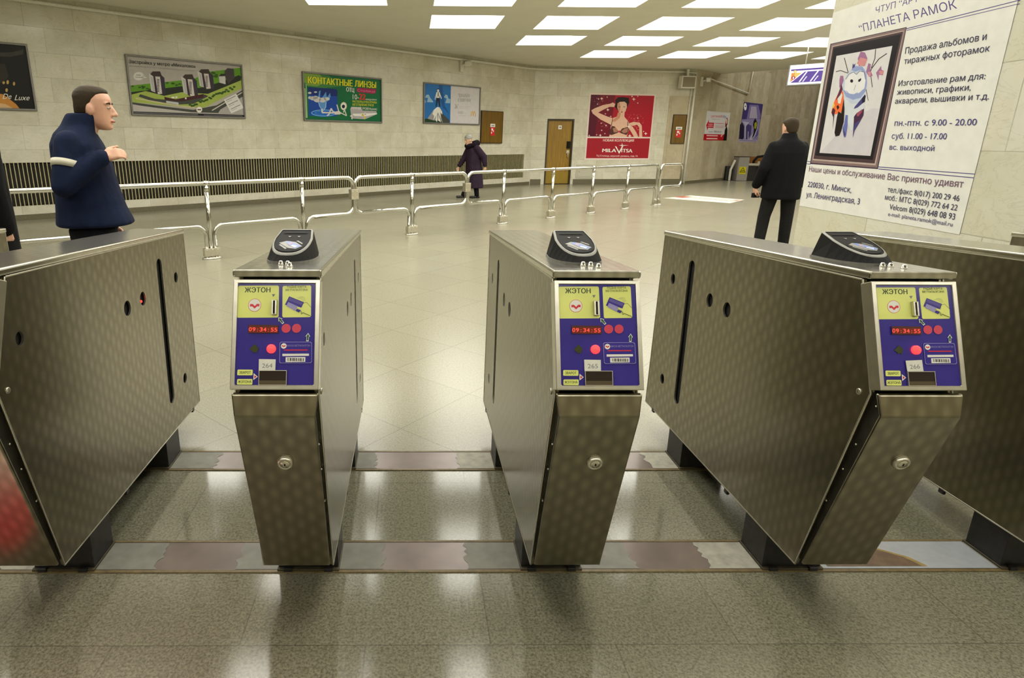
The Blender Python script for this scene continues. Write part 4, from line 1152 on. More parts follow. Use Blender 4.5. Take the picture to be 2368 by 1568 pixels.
s.many([[(470, 650), (520, 650), (580, 740), (590, 810), (540, 760), (560, 900), (520, 820), (490, 760), (440, 860), (390, 940), (410, 840), (370, 800), (400, 710)], [(500, 800), (530, 900), (560, 980), (500, 940)], [(470, 780), (480, 900), (470, 980), (440, 930)]], INK_WHITE)
s.poly([(455, 320), (490, 312), (522, 320), (572, 455), (560, 472), (520, 380), (524, 448), (454, 448), (450, 390), (432, 480), (416, 472)], INK_WHITE); s.line([(424, 450), (428, 490)], 16, ink(160, 190, 210)); s.poly([(484, 320), (498, 320), (500, 410), (490, 424), (481, 410)], INK_BLACK)
s.poly([(454, 446), (526, 446), (544, 636), (518, 640), (488, 505), (462, 644), (438, 642)], ink(24, 32, 52)); s.dot(490, 285, 22, ink(226, 214, 206), 32); s.poly([(468, 268), (474, 240), (506, 238), (514, 268), (490, 256)], INK_BLACK)
T1 = ink(122, 120, 124)
s.text('ТВОЯ КАРЬЕРА', (930, 428), (1180, 430), (930, 352), T1); s.text('В ТВОИХ РУКАХ!', (930, 524), (1206, 530), (930, 452), T1); s.text('26', (855, 668), (915, 670), (858, 575), T1)
s.line([(940, 580), (936, 610)], 8, T1); s.line([(950, 630), (1190, 636)], 8, ink(190, 188, 192)); s.line([(950, 664), (1130, 668)], 8, ink(190, 188, 192))
s.many([[(930, 736 + 20 * k), (1045, 738 + 20 * k), (1045, 748 + 20 * k), (930, 746 + 20 * k)] for k in range(3)] + [[(1060, 770), (1095, 772), (1094, 780), (1060, 778)], [(930, 822), (1100, 826), (1100, 832), (930, 828)]], ink(176, 174, 178))
s.line([(1214, 838), (1219, 790), (1228, 752), (1242, 732), (1254, 756), (1259, 800), (1260, 832)], 15, ink(226, 178, 84)); s.line([(1260, 832), (1263, 795), (1272, 752), (1286, 732), (1299, 758), (1305, 800), (1308, 844)], 15, ink(226, 178, 84), False)
s.build('printed_sheet', g)

# lingerie poster on the end wall
def sheet_thing(P, a, x0, x1, z0, z1, corners, label, crop=(0, 0, 1), name='wall_poster', group=None):
    s = Sheet(corners, x1 - x0, z1 - z0, crop, 0.004)
    s.loc = on_wall(P, a, (x0 + x1) / 2, (z0 + z1) / 2); s.rz = a; s.label = label; s.name = name; s.group = group
    return s
def finish(s):
    o = place(s.build(s.name), s.loc, s.rz); tag(o, s.label, 'poster', s.group)
    return o
s = sheet_thing(PA, AB, 1.97, 4.32, 0.865, 3.02, [(212, 145), (1525, 160), (1370, 1475), (110, 1470)], 'large red poster of a dark haired woman on the end wall beside the wooden door')
s.raw([(-s.w / 2 - 0.025, -s.h / 2 - 0.025), (s.w / 2 + 0.025, -s.h / 2 - 0.025), (s.w / 2 + 0.025, s.h / 2 + 0.025), (-s.w / 2 - 0.025, s.h / 2 + 0.025)], ink(232, 214, 208))
s.poly([(226, 160), (1508, 178), (1412, 1024), (160, 1014)], ink(168, 22, 42)); s.poly([(226, 160), (720, 166), (640, 700), (590, 1018), (160, 1014)], ink(112, 18, 38)); s.poly([(226, 160), (420, 164), (300, 1015), (160, 1014)], ink(84, 18, 40))
s.poly([(156, 1046), (1408, 1052), (1362, 1456), (126, 1452)], ink(158, 30, 44))
SK = ink(226, 184, 160); SK2 = ink(198, 140, 112); HAIR = ink(36, 20, 24)
s.many([circle(r.uniform(270, 560), r.uniform(190, 400), r.uniform(3, 8), None, 8) for _ in range(26)] + [circle(r.uniform(960, 1300), r.uniform(560, 740), r.uniform(3, 9), None, 8) for _ in range(46)] + [circle(r.uniform(370, 560), r.uniform(700, 850), r.uniform(3, 8), None, 8) for _ in range(16)] + [circle(r.uniform(1080, 1200), r.uniform(780, 900), r.uniform(4, 10), None, 8) for _ in range(18)], ink(206, 110, 110))
s.poly([(720, 330), (712, 270), (770, 212), (860, 205), (990, 222), (998, 320), (960, 400), (940, 480), (760, 480), (700, 400)], HAIR)
s.poly([(610, 345), (668, 318), (715, 352), (692, 412), (600, 408), (470, 470), (370, 528), (560, 610), (660, 640), (668, 800), (560, 742), (420, 672), (262, 548), (232, 482), (300, 440), (470, 372)], SK)
s.poly([(800, 470), (905, 470), (895, 610), (960, 690), (1010, 770), (990, 870), (935, 1022), (590, 1016), (620, 820), (640, 650), (740, 610), (800, 560)], SK)
s.poly([(770, 520), (835, 520), (800, 640), (700, 720), (640, 700), (740, 610)], SK2)
s.poly([(756, 340), (800, 308), (900, 300), (944, 340), (948, 420), (920, 500), (850, 562), (790, 520), (752, 430)], SK); s.poly([(756, 340), (800, 310), (820, 420), (800, 530), (752, 430)], SK2)
s.many([[(780, 410), (818, 404), (818, 414), (784, 420)], [(872, 402), (914, 408), (910, 418), (874, 412)], [(830, 470), (850, 480), (838, 486)]], ink(70, 40, 36)); s.poly([(812, 518), (840, 506), (872, 510), (846, 528)], ink(150, 36, 44))
s.poly([(1000, 770), (1064, 820), (1134, 930), (1172, 1022), (1085, 1022), (1020, 905), (985, 850)], SK); s.poly([(1010, 780), (1000, 740), (1080, 715), (1200, 730), (1244, 790), (1252, 1024), (1188, 1024), (1194, 830), (1150, 774), (1060, 800)], SK)
LACE = ink(84, 50, 46)
s.poly([(592, 975), (600, 900), (640, 800), (700, 810), (770, 900), (760, 940), (640, 985)], LACE); s.poly([(790, 930), (850, 850), (960, 820), (990, 850), (960, 950), (935, 985), (830, 950)], LACE); s.poly([(660, 850), (720, 830), (765, 900), (740, 930), (680, 930)], ink(170, 120, 100)); s.poly([(830, 910), (900, 850), (970, 840), (950, 930), (880, 950)], ink(170, 120, 100)); s.poly([(765, 905), (800, 890), (815, 930), (770, 935)], ink(190, 50, 60))
s.line([(660, 645), (632, 800)], 12, INK_BLACK); s.line([(964, 710), (962, 830)], 12, INK_BLACK)
def star(cx, cy, R, n=4, k=0.18): return [(cx + (R if j % 2 == 0 else R * k) * math.cos(PI * j / n), cy + (R if j % 2 == 0 else R * k) * math.sin(PI * j / n)) for j in range(2 * n)]
SP = ink(250, 226, 220)
s.many([star(x, y, q_, 4, 0.35) for x, y, q_ in ((442, 240, 34), (378, 250, 20), (550, 208, 18), (358, 354, 18), (564, 470, 36), (515, 552, 18), (622, 606, 20), (1088, 250, 40), (1054, 194, 22), (1170, 190, 18), (1168, 330, 20), (1166, 640, 20), (430, 745, 18), (526, 790, 22), (438, 890, 20), (412, 990, 30), (338, 980, 18), (502, 956, 18), (190, 995, 20), (1000, 1000, 38), (980, 815, 40), (1280, 912, 18), (1322, 956, 36))], SP)
s.text('НОВАЯ КОЛЛЕКЦИЯ', (464, 1114), (1080, 1120), (468, 1066), SP, True, 0.02); s.text('MILA', (450, 1330), (722, 1334), (456, 1256), INK_WHITE, True, 0.03); s.text('V', (702, 1362), (868, 1362), (702, 1204), INK_WHITE); s.text('ITSA', (832, 1334), (1048, 1340), (836, 1260), INK_WHITE, True, 0.03)
s.poly([(845, 1140), (854, 1186), (975, 1195), (854, 1204), (838, 1245), (834, 1204), (775, 1195), (836, 1186)], INK_WHITE); s.text('ТЦ Столица, верхний уровень, пав. 74', (330, 1420), (1152, 1430), (330, 1384), SP)
finish(s)

# translation bureau poster and penguin poster on the escalator wall
s = sheet_thing(PD, AC, 1.125, 3.20, 1.525, 2.55, [(415, 205), (1050, 240), (950, 1000), (305, 1000)], 'white poster with a red arrow on the escalator wall')
s.base(ink(214, 210, 212))
s.poly([(328, 826), (968, 832), (950, 1000), (305, 1000)], ink(178, 22, 34))
s.text('perevedi', (522, 372), (828, 372), (530, 290), ink(196, 48, 70)); s.text('.by', (834, 376), (930, 380), (842, 290), ink(64, 60, 130))
s.line([(545, 415), (760, 420)], 10, ink(170, 168, 176)); s.line([(545, 432), (640, 434)], 8, ink(190, 188, 192))
s.poly([(468, 430), (456, 512), (605, 514), (582, 662), (440, 655), (420, 730), (385, 588)], ink(190, 26, 44)); s.many([[(440, 545), (580, 545), (578, 560), (436, 560)], [(450, 575), (560, 575), (558, 592), (446, 592)], [(420, 612), (570, 612), (568, 628), (416, 628)]], ink(230, 170, 176))
s.line([(632, 532), (878, 536)], 26, ink(206, 150, 156)); s.text('ПЕРЕВОДОВ', (626, 660), (862, 656), (632, 594), ink(196, 110, 120))
s.line([(452, 765), (570, 768)], 18, ink(150, 150, 170)); s.text('300-66-66', (594, 782), (802, 784), (602, 728), ink(60, 58, 96))
s.line([(396, 868), (705, 872)], 34, ink(236, 190, 194)); s.line([(390, 950), (694, 952)], 34, ink(236, 190, 194))
s.poly([(900, 700), (950, 590), (972, 700), (965, 830), (950, 1000), (850, 1000), (880, 860)], ink(22, 16, 18)); s.poly([(905, 640), (915, 480), (940, 380), (965, 372), (982, 440), (975, 540), (950, 600)], ink(120, 40, 40)); s.dot(946, 470, 22, ink(226, 186, 166), 70); s.poly([(780, 880), (860, 780), (870, 800), (800, 905)], ink(228, 196, 180))
finish(s)
s = sheet_thing(PD, AC, 4.37, 6.38, 1.47, 3.0, [(840, 608), (1068, 628), (1000, 1090), (768, 1092)], 'violet poster of penguins on ice on the escalator wall')
s.base(ink(66, 54, 112))
s.poly([(905, 640), (1010, 640), (1040, 760), (1020, 850), (860, 850), (880, 760)], ink(120, 110, 160)); s.poly([(925, 660), (985, 660), (1000, 800), (900, 800)], ink(172, 162, 186)); s.poly([(812, 815), (1036, 810), (1005, 1070), (772, 1072)], ink(140, 132, 176))
s.poly([(775, 1050), (790, 880), (815, 850), (840, 900), (835, 1040), (820, 1060)], ink(34, 30, 60)); s.poly([(850, 1050), (850, 900), (885, 870), (930, 890), (920, 1000), (880, 1060)], ink(72, 66, 120)); s.many([[(820, 840), (900, 850), (860, 900)], [(846, 880), (862, 880), (858, 1050), (846, 1050)], [(884, 960), (892, 960), (890, 1060), (880, 1060)], [(900, 1060), (960, 950), (1000, 900), (990, 980), (930, 1066)]], ink(190, 184, 206))
s.poly([(955, 830), (976, 796), (984, 820), (1000, 850), (992, 930), (960, 1010), (932, 1050), (955, 960), (958, 920), (946, 880)], ink(30, 26, 40)); s.poly([(964, 860), (988, 840), (996, 880), (980, 930), (962, 920)], ink(160, 160, 40)); s.poly([(990, 960), (1012, 930), (1010, 1000), (970, 1040)], ink(96, 84, 150))
s.dot(853, 664, 17, INK_WHITE, 44); s.poly([(846, 664), (852, 650), (862, 658), (862, 668)], INK_NAVY); s.poly([(770, 1062), (1003, 1064), (1000, 1090), (768, 1092)], ink(190, 180, 200)); s.line([(780, 1074), (990, 1076)], 8, ink(110, 96, 150))
finish(s)

# picture framing advert on the column
cw_, ch_ = 1.640, 1.508
cor = [(1927.9, 29.4), (2385.7, -119.8), (2219.8, 542.4), (1849.3, 475.8)]
s = Sheet(cor, cw_, ch_, (1768, 0, 2.6133), 0.003, 0.00006)
s.base(ink(226, 226, 220, 0.22))
PUR = ink(72, 62, 122); PUR2 = ink(64, 52, 104); PLUM = ink(110, 78, 104); DK = ink(50, 44, 78)
s.text('ЧТУП “АРТ-СТ', (672, 82), (1030, -18), (676, 42), PUR)
s.text('“ПЛАНЕТА РАМОК', (578, 196), (1168, 50), (570, 150), PUR)
s.line([(860, 174), (1548, 0)], 5, PUR); s.line([(862, 184), (1545, 22)], 4, PUR, False)
s.line([(690, 1009), (1272, 1052)], 5, PUR); s.line([(690, 1021), (1268, 1075)], 5, PUR, False); s.line([(258, 975), (282, 977)], 4, PUR, False); s.line([(255, 990), (280, 992)], 4, PUR, False)
s.poly([(401, 265), (863, 163), (688, 1022), (277, 991)], ink(52, 36, 62)); s.poly([(405, 268), (858, 168), (684, 1015), (283, 984)], ink(126, 104, 104)); s.poly([(412, 278), (846, 184), (674, 1000), (292, 968)], ink(176, 158, 150)); s.poly([(416, 284), (842, 190), (668, 988), (298, 960)], ink(70, 52, 56))
s.poly([(422, 292), (828, 206), (656, 966), (308, 940)], ink(24, 20, 28)); s.poly([(438, 338), (776, 277), (643, 942), (335, 924)], ink(208, 206, 208))
s.crop = (1880, 50, 4.479)
s.poly([(80, 1360), (400, 1000), (620, 900), (690, 900), (600, 1386)], ink(198, 194, 200))
BRN = ink(58, 44, 46); BLU = ink(140, 152, 196); LBL = ink(186, 196, 214); IND = ink(66, 62, 120); OR = ink(226, 106, 56); PKF = ink(196, 132, 134); MAU = ink(150, 104, 142)
s.line([(330, 375), (350, 450), (372, 535)], 8, BRN); s.line([(242, 520), (290, 506), (370, 535)], 8, BRN); s.line([(655, 285), (648, 380), (610, 480)], 8, BRN); s.line([(772, 330), (690, 385), (610, 490), (590, 560)], 9, BRN); s.line([(606, 560), (620, 680)], 7, BRN); s.line([(556, 700), (578, 820)], 6, BRN)
s.many([[(470, 380), (500, 310), (545, 320), (570, 380), (540, 460), (480, 460)], [(555, 520), (580, 430), (606, 440), (600, 500), (625, 560), (590, 575)], [(660, 530), (712, 458), (716, 500), (740, 510), (730, 556), (690, 550), (684, 612)], [(280, 600), (290, 560), (320, 562), (326, 620), (300, 660), (278, 690)]], MAU)
s.many([[(460, 430), (500, 370), (570, 390), (545, 455), (500, 462)], [(690, 510), (742, 512), (728, 548), (700, 546)], [(575, 520), (606, 520), (604, 560), (585, 570)]], PKF)
s.poly([(305, 690), (320, 620), (370, 530), (420, 480), (490, 462), (545, 490), (566, 560), (565, 660), (548, 740), (530, 800), (470, 850), (400, 860), (340, 800)], LBL)
s.poly([(400, 500), (450, 460), (520, 466), (560, 540), (566, 640), (550, 720), (500, 790), (420, 810), (350, 780), (310, 700), (345, 720), (420, 760), (500, 730), (545, 640), (540, 540), (500, 500), (440, 520)], BLU)
s.poly([(330, 700), (340, 600), (380, 545), (425, 520), (455, 548), (490, 510), (535, 520), (552, 600), (540, 690), (480, 740), (400, 755), (350, 730)], ink(220, 220, 222))
s.line([(345, 600), (380, 545), (425, 522), (457, 548), (490, 512), (535, 522), (552, 600)], 5, ink(80, 76, 96)); s.line([(350, 715), (380, 748), (430, 756), (470, 735)], 7, BLU)
s.many([circle(407, 615, 16, 18, 12), [(474, 622), (476, 602), (506, 584), (505, 606), (490, 624)]], ink(20, 22, 34)); s.line([(450, 655), (438, 690), (432, 712)], 4, INK_GREY)
s.poly([(412, 490), (420, 430), (430, 450), (446, 430), (440, 470)], IND)
s.poly([(335, 790), (400, 850), (480, 850), (530, 800), (535, 900), (490, 960), (440, 1010), (420, 1120), (400, 1130), (345, 1000), (330, 900)], ink(202, 206, 214))
s.poly([(440, 880), (500, 810), (545, 755), (555, 770), (540, 830), (470, 890), (430, 905)], IND); s.poly([(515, 790), (550, 755), (545, 830), (515, 850)], ink(30, 28, 50))
s.poly([(195, 945), (210, 870), (240, 800), (290, 700), (320, 730), (325, 820), (320, 920), (280, 950), (232, 960)], OR); s.poly([(262, 800), (300, 735), (312, 760), (290, 850), (266, 845)], ink(216, 214, 210)); s.poly([(198, 945), (215, 885), (240, 920), (228, 960), (212, 1110), (216, 990)], ink(70, 30, 50)); s.poly([(205, 890), (222, 835), (232, 870), (214, 900)], ink(214, 190, 90)); s.poly([(285, 700), (300, 640), (315, 700), (290, 760), (240, 820)], ink(90, 40, 60))
s.poly([(230, 1150), (255, 990), (270, 930), (300, 950), (326, 800), (334, 900), (325, 1040), (300, 1130), (280, 1180), (240, 1190)], ink(24, 16, 18)); s.poly([(250, 880), (268, 862), (280, 890), (262, 915)], ink(30, 20, 20))
s.poly([(330, 1060), (345, 965), (370, 970), (362, 1100), (345, 1200), (318, 1150), (316, 1100)], ink(96, 106, 170)); s.poly([(316, 1090), (336, 1140), (346, 1160), (334, 1205), (322, 1170)], IND)
s.poly([(430, 1040), (432, 985), (462, 945), (500, 925), (536, 900), (530, 970), (480, 1060), (436, 1130), (420, 1205), (426, 1100)], ink(64, 34, 66)); s.poly([(440, 1060), (500, 1010), (480, 1060), (438, 1130), (420, 1205), (428, 1110)], IND); s.poly([(460, 950), (520, 906), (516, 935), (480, 980), (465, 980)], ink(150, 70, 90))
s.crop = (1768, 0, 2.6133)
s.text('Продажа альбомов и', (853, 326), (1345, 240), (858, 287), DK); s.text('тиражных фоторамок', (846, 388), (1364, 310), (851, 351), DK)
s.text('Изготовление рам для:', (812, 521), (1338, 478), (818, 486), DK); s.text('живописи, графики,', (803, 574), (1250, 546), (808, 540), DK); s.text('акварели, вышивки и т.д.', (792, 628), (1360, 600), (797, 594), DK)
s.text('пн.-птн. с 9.00 - 20.00', (789, 761), (1285, 757), (794, 725), PUR); s.text('суб. 11.00 - 17.00', (772, 838), (1104, 842), (777, 803), PUR); s.text('вс. выходной', (759, 904), (1030, 913), (763, 872), PUR)
s.text('Наши цены и обслуживание Вас приятно удивят', (272, 1036), (1204, 1134), (276, 1004), PLUM)
s.text('220030, г. Минск,', (264, 1128), (527, 1165), (269, 1095), PUR2); s.text('ул. Ленинградская, 3', (254, 1190), (577, 1236), (259, 1157), PUR2)
s.text('тел./факс 8(017) 200 29 46', (747, 1160), (1181, 1216), (752, 1128), DK); s.text('моб.: МТС 8(029) 772 64 22', (731, 1206), (1168, 1273), (737, 1174), DK); s.text('Velcom 8(029) 648 08 93', (758, 1264), (1154, 1328), (764, 1230), DK); s.text('e-mail: planeta.ramok@mail.ru', (751, 1304), (1140, 1369), (755, 1280), PUR2)
o = s.build('column_advert')
pcent = cN + cD * 0.972
place(o, (pcent.x, pcent.y, 1.686), -PI / 2 - TH)
tag(o, 'large white framing advert with an owl picture on the right hand column', 'poster')
# ------------------------------------------------------------------ lit sign, escalator, floor stickers
sg_a = -0.80
sdir = Vector((math.cos(sg_a), math.sin(sg_a), 0)); snrm = Vector((math.sin(sg_a), -math.cos(sg_a), 0))
g = empty('light_box_sign', (9.55, 16.03, 2.85), sg_a)
tag(g, 'lit violet and orange direction sign hanging from the ceiling beside the advert column', 'sign')
SL, SH = 2.2, 0.36
q = MB(GREY_PLASTIC); q.box((-0.03, 0.0, -0.02), (SL + 0.03, 0.22, 0.48)); q.build('housing', g, bevel=0.01)
for x in (0.3, SL - 0.3):
    q = MB(WHITE_PLASTIC); q.tube([(x, 0.11, 0.46), (x, 0.11, ZC - 2.85)], 0.012, 6); q.build('hanger', g)
s = Sheet([(340, 545), (1480, 425), (1380, 1060), (310, 1125)], 0.72, 0.42, (0, 0, 1), 0.004)
s.basis = lambda x, y, d: (x + 0.36, -d, y + 0.22)
LW = glow('lit_white_panel', (1.0, 0.97, 1.0, 1), 1.6); LV = glow('lit_violet_panel', (0.12, 0.045, 0.40, 1), 1.0); LO = glow('lit_orange_panel', (1.0, 0.40, 0.06, 1), 1.0); LY = glow('lit_yellow_panel', (1.0, 0.75, 0.15, 1), 1.0); LR = glow('lit_red_panel', (0.6, 0.04, 0.06, 1), 0.9)
s.raw([(-0.36, -0.21), (SL - 0.36, -0.21), (SL - 0.36, 0.25), (-0.36, 0.25)], LW)
s.raw([(-0.33, 0.115), (SL - 0.36, 0.115), (SL - 0.36, 0.155), (-0.33, 0.155)], LV)
s.raw([(-0.10, -0.165), (SL - 0.36, -0.165), (SL - 0.36, 0.085), (-0.02, 0.085), (-0.30, -0.165)], LV, True)
s.poly([(400, 740), (740, 720), (400, 1030), (385, 1040)], LO); s.poly([(520, 730), (740, 720), (560, 880), (500, 820)], LY)
s.dot(515, 690, 58, LY, 50); s.text('2', (495, 715), (540, 712), (495, 665), LW); s.dot(475, 895, 62, LR, 58); s.text('1', (458, 930), (490, 928), (460, 860), LW)
for k in range(8):
    x0 = -0.12 + k * 0.24
    s.raw([(x0, -0.15), (x0 + 0.03, -0.15), (x0 + 0.16, 0.08), (x0 + 0.13, 0.08)], LW, k == 0); s.raw([(x0 + 0.08, -0.15), (x0 + 0.10, -0.15), (x0 + 0.17, -0.03), (x0 + 0.15, -0.03)], LW, False)
s.build('printed_face', g)

# escalator end: grey newel with a yellow warning label, hand rail and dark balustrade
E0 = Vector((12.80, 23.86, 0))
g = empty('escalator', E0, -0.05); g.scale = (0.93, 0.93, 0.93)
tag(g, 'escalator entrance with a grey post and yellow warning label beyond the man in black', 'escalator')
q = MB(plain('grey_escalator_post', rgb(150, 144, 138), 0.45)); q.box((0.0, 0.0, 0.0), (0.44, 0.5, 0.985)); post = q.build('post', g, bevel=0.03)
q = MB(plain('dark_rubber_cap', rgb(40, 36, 34), 0.5)); q.box((0.0, -0.004, 0.975), (0.46, 0.52, 1.0)); q.build('cap', post)
q2 = MB([ink(206, 196, 34), INK_BLACK]); q2.box((0.06, -0.008, 0.28), (0.34, -0.001, 0.58))
for a_, b_ in (((0.09, 0.36), (0.21, 0.55)), ((0.21, 0.55), (0.31, 0.36)), ((0.31, 0.36), (0.09, 0.36)), ((0.15, 0.40), (0.26, 0.44))): q2.tube([(a_[0], -0.010, a_[1]), (b_[0], -0.010, b_[1])], 0.010, 5, 1)
lb = q2.build('warning_label', post); lb['label'] = 'yellow warning label with a black triangle'
q = MB(plain('pale_barrier_bar', rgb(190, 184, 170), 0.4)); q.box((0.44, 0.05, 0.63), (1.02, 0.13, 0.72)); q.tube([(0.86, 0.09, 0.72), (0.86, 0.09, 0.80)], 0.05, 10); q.build('barrier_bar', g, bevel=0.008)
q = MB(BLACK_LEG); q.box((0.46, 0.16, 0.0), (1.0, 0.9, 0.60)); q.tube([(0.95, 0.05, 0.10), (0.95, 0.05, 0.60)], 0.07, 12, q.mat(GREY_PLASTIC)); q.build('balustrade', g, bevel=0.02)
q = MB(BLACK_PLASTIC); q.tube([(0.72, 0.25, 0.62), (0.74, 0.25, 0.82), (0.86, 0.25, 0.98), (1.1, 0.25, 1.02), (2.8, 0.4, 1.04)], 0.05, 10); q.tube([(0.80, 0.25, 0.66), (1.1, 0.25, 0.76), (2.8, 0.4, 0.78)], 0.05, 10); q.build('hand_rail', g)
q = MB(plain('orange_brown_panel', rgb(140, 92, 34), 0.5)); q.box((0.40, 0.9, 0.0), (3.2, 1.0, 0.98)); q.build('side_panel', g)
q = MB([BLACK_LEG, WHITE_PLASTIC]); q.box((-0.34, 0.25, 0.0), (-0.08, 0.55, 0.60)); q.tube([(-0.20, 0.2, 0.0), (-0.20, 0.2, 0.45), (-0.06, 0.2, 0.85)], 0.05, 8, 1); q.build('skirt', g, bevel=0.02)

# stickers on the floor
st = MB([ink(228, 224, 206), ink(172, 92, 76), ink(112, 104, 96)])
c4 = [(6.79, 16.14), (7.42, 17.30), (8.78, 15.72), (7.90, 14.88)]
st.M = Matrix.Translation((0, 0, 0.003))
st.add([(6.79, 16.20, 0), (7.36, 16.62, 0), (7.70, 16.10, 0), (8.70, 15.72, 0), (7.92, 14.90, 0)], [(0, 1, 2, 3, 4)], 0)
st.add([(7.36, 16.62, 0.0005), (7.95, 17.10, 0.0005), (8.80, 15.84, 0.0005), (8.45, 15.60, 0.0005), (7.70, 16.10, 0.0005)], [(0, 1, 2, 3, 4)], 0)
st.add([(7.22, 16.55, 0.001), (7.64, 16.88, 0.001), (7.78, 16.60, 0.001), (7.36, 16.30, 0.001)], [(0, 1, 2, 3)], 1)
st.add([(8.36, 15.62, 0.001), (8.52, 15.74, 0.001), (8.66, 15.66, 0.001), (8.44, 15.52, 0.001)], [(0, 1, 2, 3)], 1)
for k in range(6):
    x, y = 7.62 + 0.13 * k, 16.36 - 0.19 * k
    st.add([(x, y, 0.0014), (x + 0.05, y + 0.04, 0.0014), (x + 0.20, y - 0.10, 0.0014), (x + 0.16, y - 0.15, 0.0014)], [(0, 1, 2, 3)], 2)
tag(st.build('floor_sticker', recalc=False), 'white and red advertising sticker on the far floor beyond the guard rail', 'floor sticker')
t = NT('worn_red_white_sticker')
nz = t.noise(t.coord('Object', scale=(2.2, 5, 1)), 3.0, 4, 0.65, 0.4)
sep = t.new('ShaderNodeSeparateXYZ'); t.put(sep, 0, t.coord('Object'))
redzone = t.maprange(sep.outputs['Y'], 1.19, 1.22, 0.0, 1.0)
rc = t.mix(t.maprange(nz, 0.40, 0.60, 0, 1), rgb(226, 50, 62), rgb(190, 110, 100))
cc = t.mix(redzone, t.mix(t.maprange(nz, 0.35, 0.65, 0, 1), rgb(240, 200, 196), rgb(236, 224, 216)), rc)
t.set(color=cc, rough=0.35); MATS['worn_sticker'] = t.m
st = MB(t.m); st.add([(-2.6, 0.3, 0.003), (-1.33, 0.3, 0.003), (-1.33, 1.47, 0.003), (-2.6, 1.47, 0.003)], [(0, 1, 2, 3)])
tag(st.build('floor_sticker', recalc=False), 'pink and red floor sticker mirrored in the front of the left edge turnstile', 'floor sticker')
# ------------------------------------------------------------------ people
def skin_union(parts, name, mat, parent, voxel, smooth=6):
    """grow one continuous surface out of overlapping tapered limbs"""
    me = bpy.data.meshes.new(name)
    me.from_pydata(parts.v, [], parts.f)
    bm = bmesh.new(); bm.from_mesh(me); bmesh.ops.recalc_face_normals(bm, faces=bm.faces); bm.to_mesh(me); bm.free()
    o = bpy.data.objects.new(name, me); COL.objects.link(o)
    md = o.modifiers.new('r', 'REMESH'); md.mode = 'VOXEL'; md.voxel_size = voxel; md.use_smooth_shade = True
    if smooth:
        sm = o.modifiers.new('s', 'SMOOTH'); sm.factor = 0.5; sm.iterations = smooth
    dg = bpy.context.evaluated_depsgraph_get()
    out = bpy.data.meshes.new_from_object(o.evaluated_get(dg))
    bpy.data.objects.remove(o); bpy.data.meshes.remove(me)
    out.materials.clear(); out.materials.append(mat)
    for p in out.polygons: p.use_smooth = True
    out.name = name
    ob = bpy.data.objects.new(name, out); COL.objects.link(ob)
    if parent: ob.parent = parent
    return ob
def limb(q, pts, rad, seg=12):
    """tapered limb with rounded joints"""
    for (a, b), (ra, rb) in zip(zip(pts[:-1], pts[1:]), zip(rad[:-1], rad[1:])):
        A, B = Vector(a), Vector(b); n = 5
        q.tube([A.lerp(B, k / n) for k in range(n + 1)], [ra + (rb - ra) * k / n for k in range(n + 1)], seg)
    for p, r_ in zip(pts, rad): q.ball(p, r_ * 1.0, 0, seg, 8)
def loft(q, secs, seg=20):
    """secs: (cx, cy, z, rx, ry_front, ry_back); the figure faces +x: rx is the half depth forward / back, r side"""
    rs = []
    for cx, cy, z, side, fwd, back in secs:
        ring = []
        for k in range(seg):
            a = 2 * PI * k / seg
            c_, s_ = math.cos(a), math.sin(a)
            ring.append((cx + (fwd if c_ > 0 else back) * math.copysign(abs(c_) ** 0.85, c_), cy + side * math.copysign(abs(s_) ** 0.85, s_), z))
        rs.append(ring)
    q.rings(rs, 0, True)
def hand(q, wrist, d, palm_n, scale=1.0, curl=0.5, side=1):
    """palm with five bent fingers; d points along the hand, palm_n out of the palm"""
    d = Vector(d).normalized(); n = Vector(palm_n); n = (n - d * n.dot(d)).normalized(); w_ = d.cross(n) * side
    W_ = Vector(wrist); s = scale
    limb(q, [W_, W_ + d * 0.03 * s], [0.024 * s, 0.027 * s], 10)
    for k in (-1.2, -0.4, 0.4, 1.2):
        limb(q, [W_ + d * 0.02 * s + w_ * 0.012 * k * s, W_ + d * 0.088 * s + w_ * 0.019 * k * s], [0.017 * s, 0.0135 * s], 8)
    for k, L in ((-1.5, 0.062), (-0.5, 0.078), (0.5, 0.083), (1.5, 0.074)):
        b = W_ + d * 0.088 * s + w_ * 0.0165 * k * s; p = [b]; ang = 0.25 * curl
        for f in (0.45, 0.32, 0.26):
            ang += curl * 0.55
            b = b + (d * math.cos(ang) + n * math.sin(ang)) * L * f * s; p.append(b)
        limb(q, p, [0.0092 * s, 0.0085 * s, 0.0078 * s, 0.0068 * s], 7)
    t0 = W_ + d * 0.028 * s + w_ * 0.022 * s
    t1 = t0 + (d * 0.7 + w_ * 0.65 + n * 0.25).normalized() * 0.036 * s; t2 = t1 + (d * 0.9 + w_ * 0.2 + n * 0.35).normalized() * 0.03 * s; t3 = t2 + (d * 0.95 + n * 0.35).normalized() * 0.024 * s
    limb(q, [t0, t1, t2, t3], [0.014 * s, 0.0115 * s, 0.010 * s, 0.0085 * s], 8)
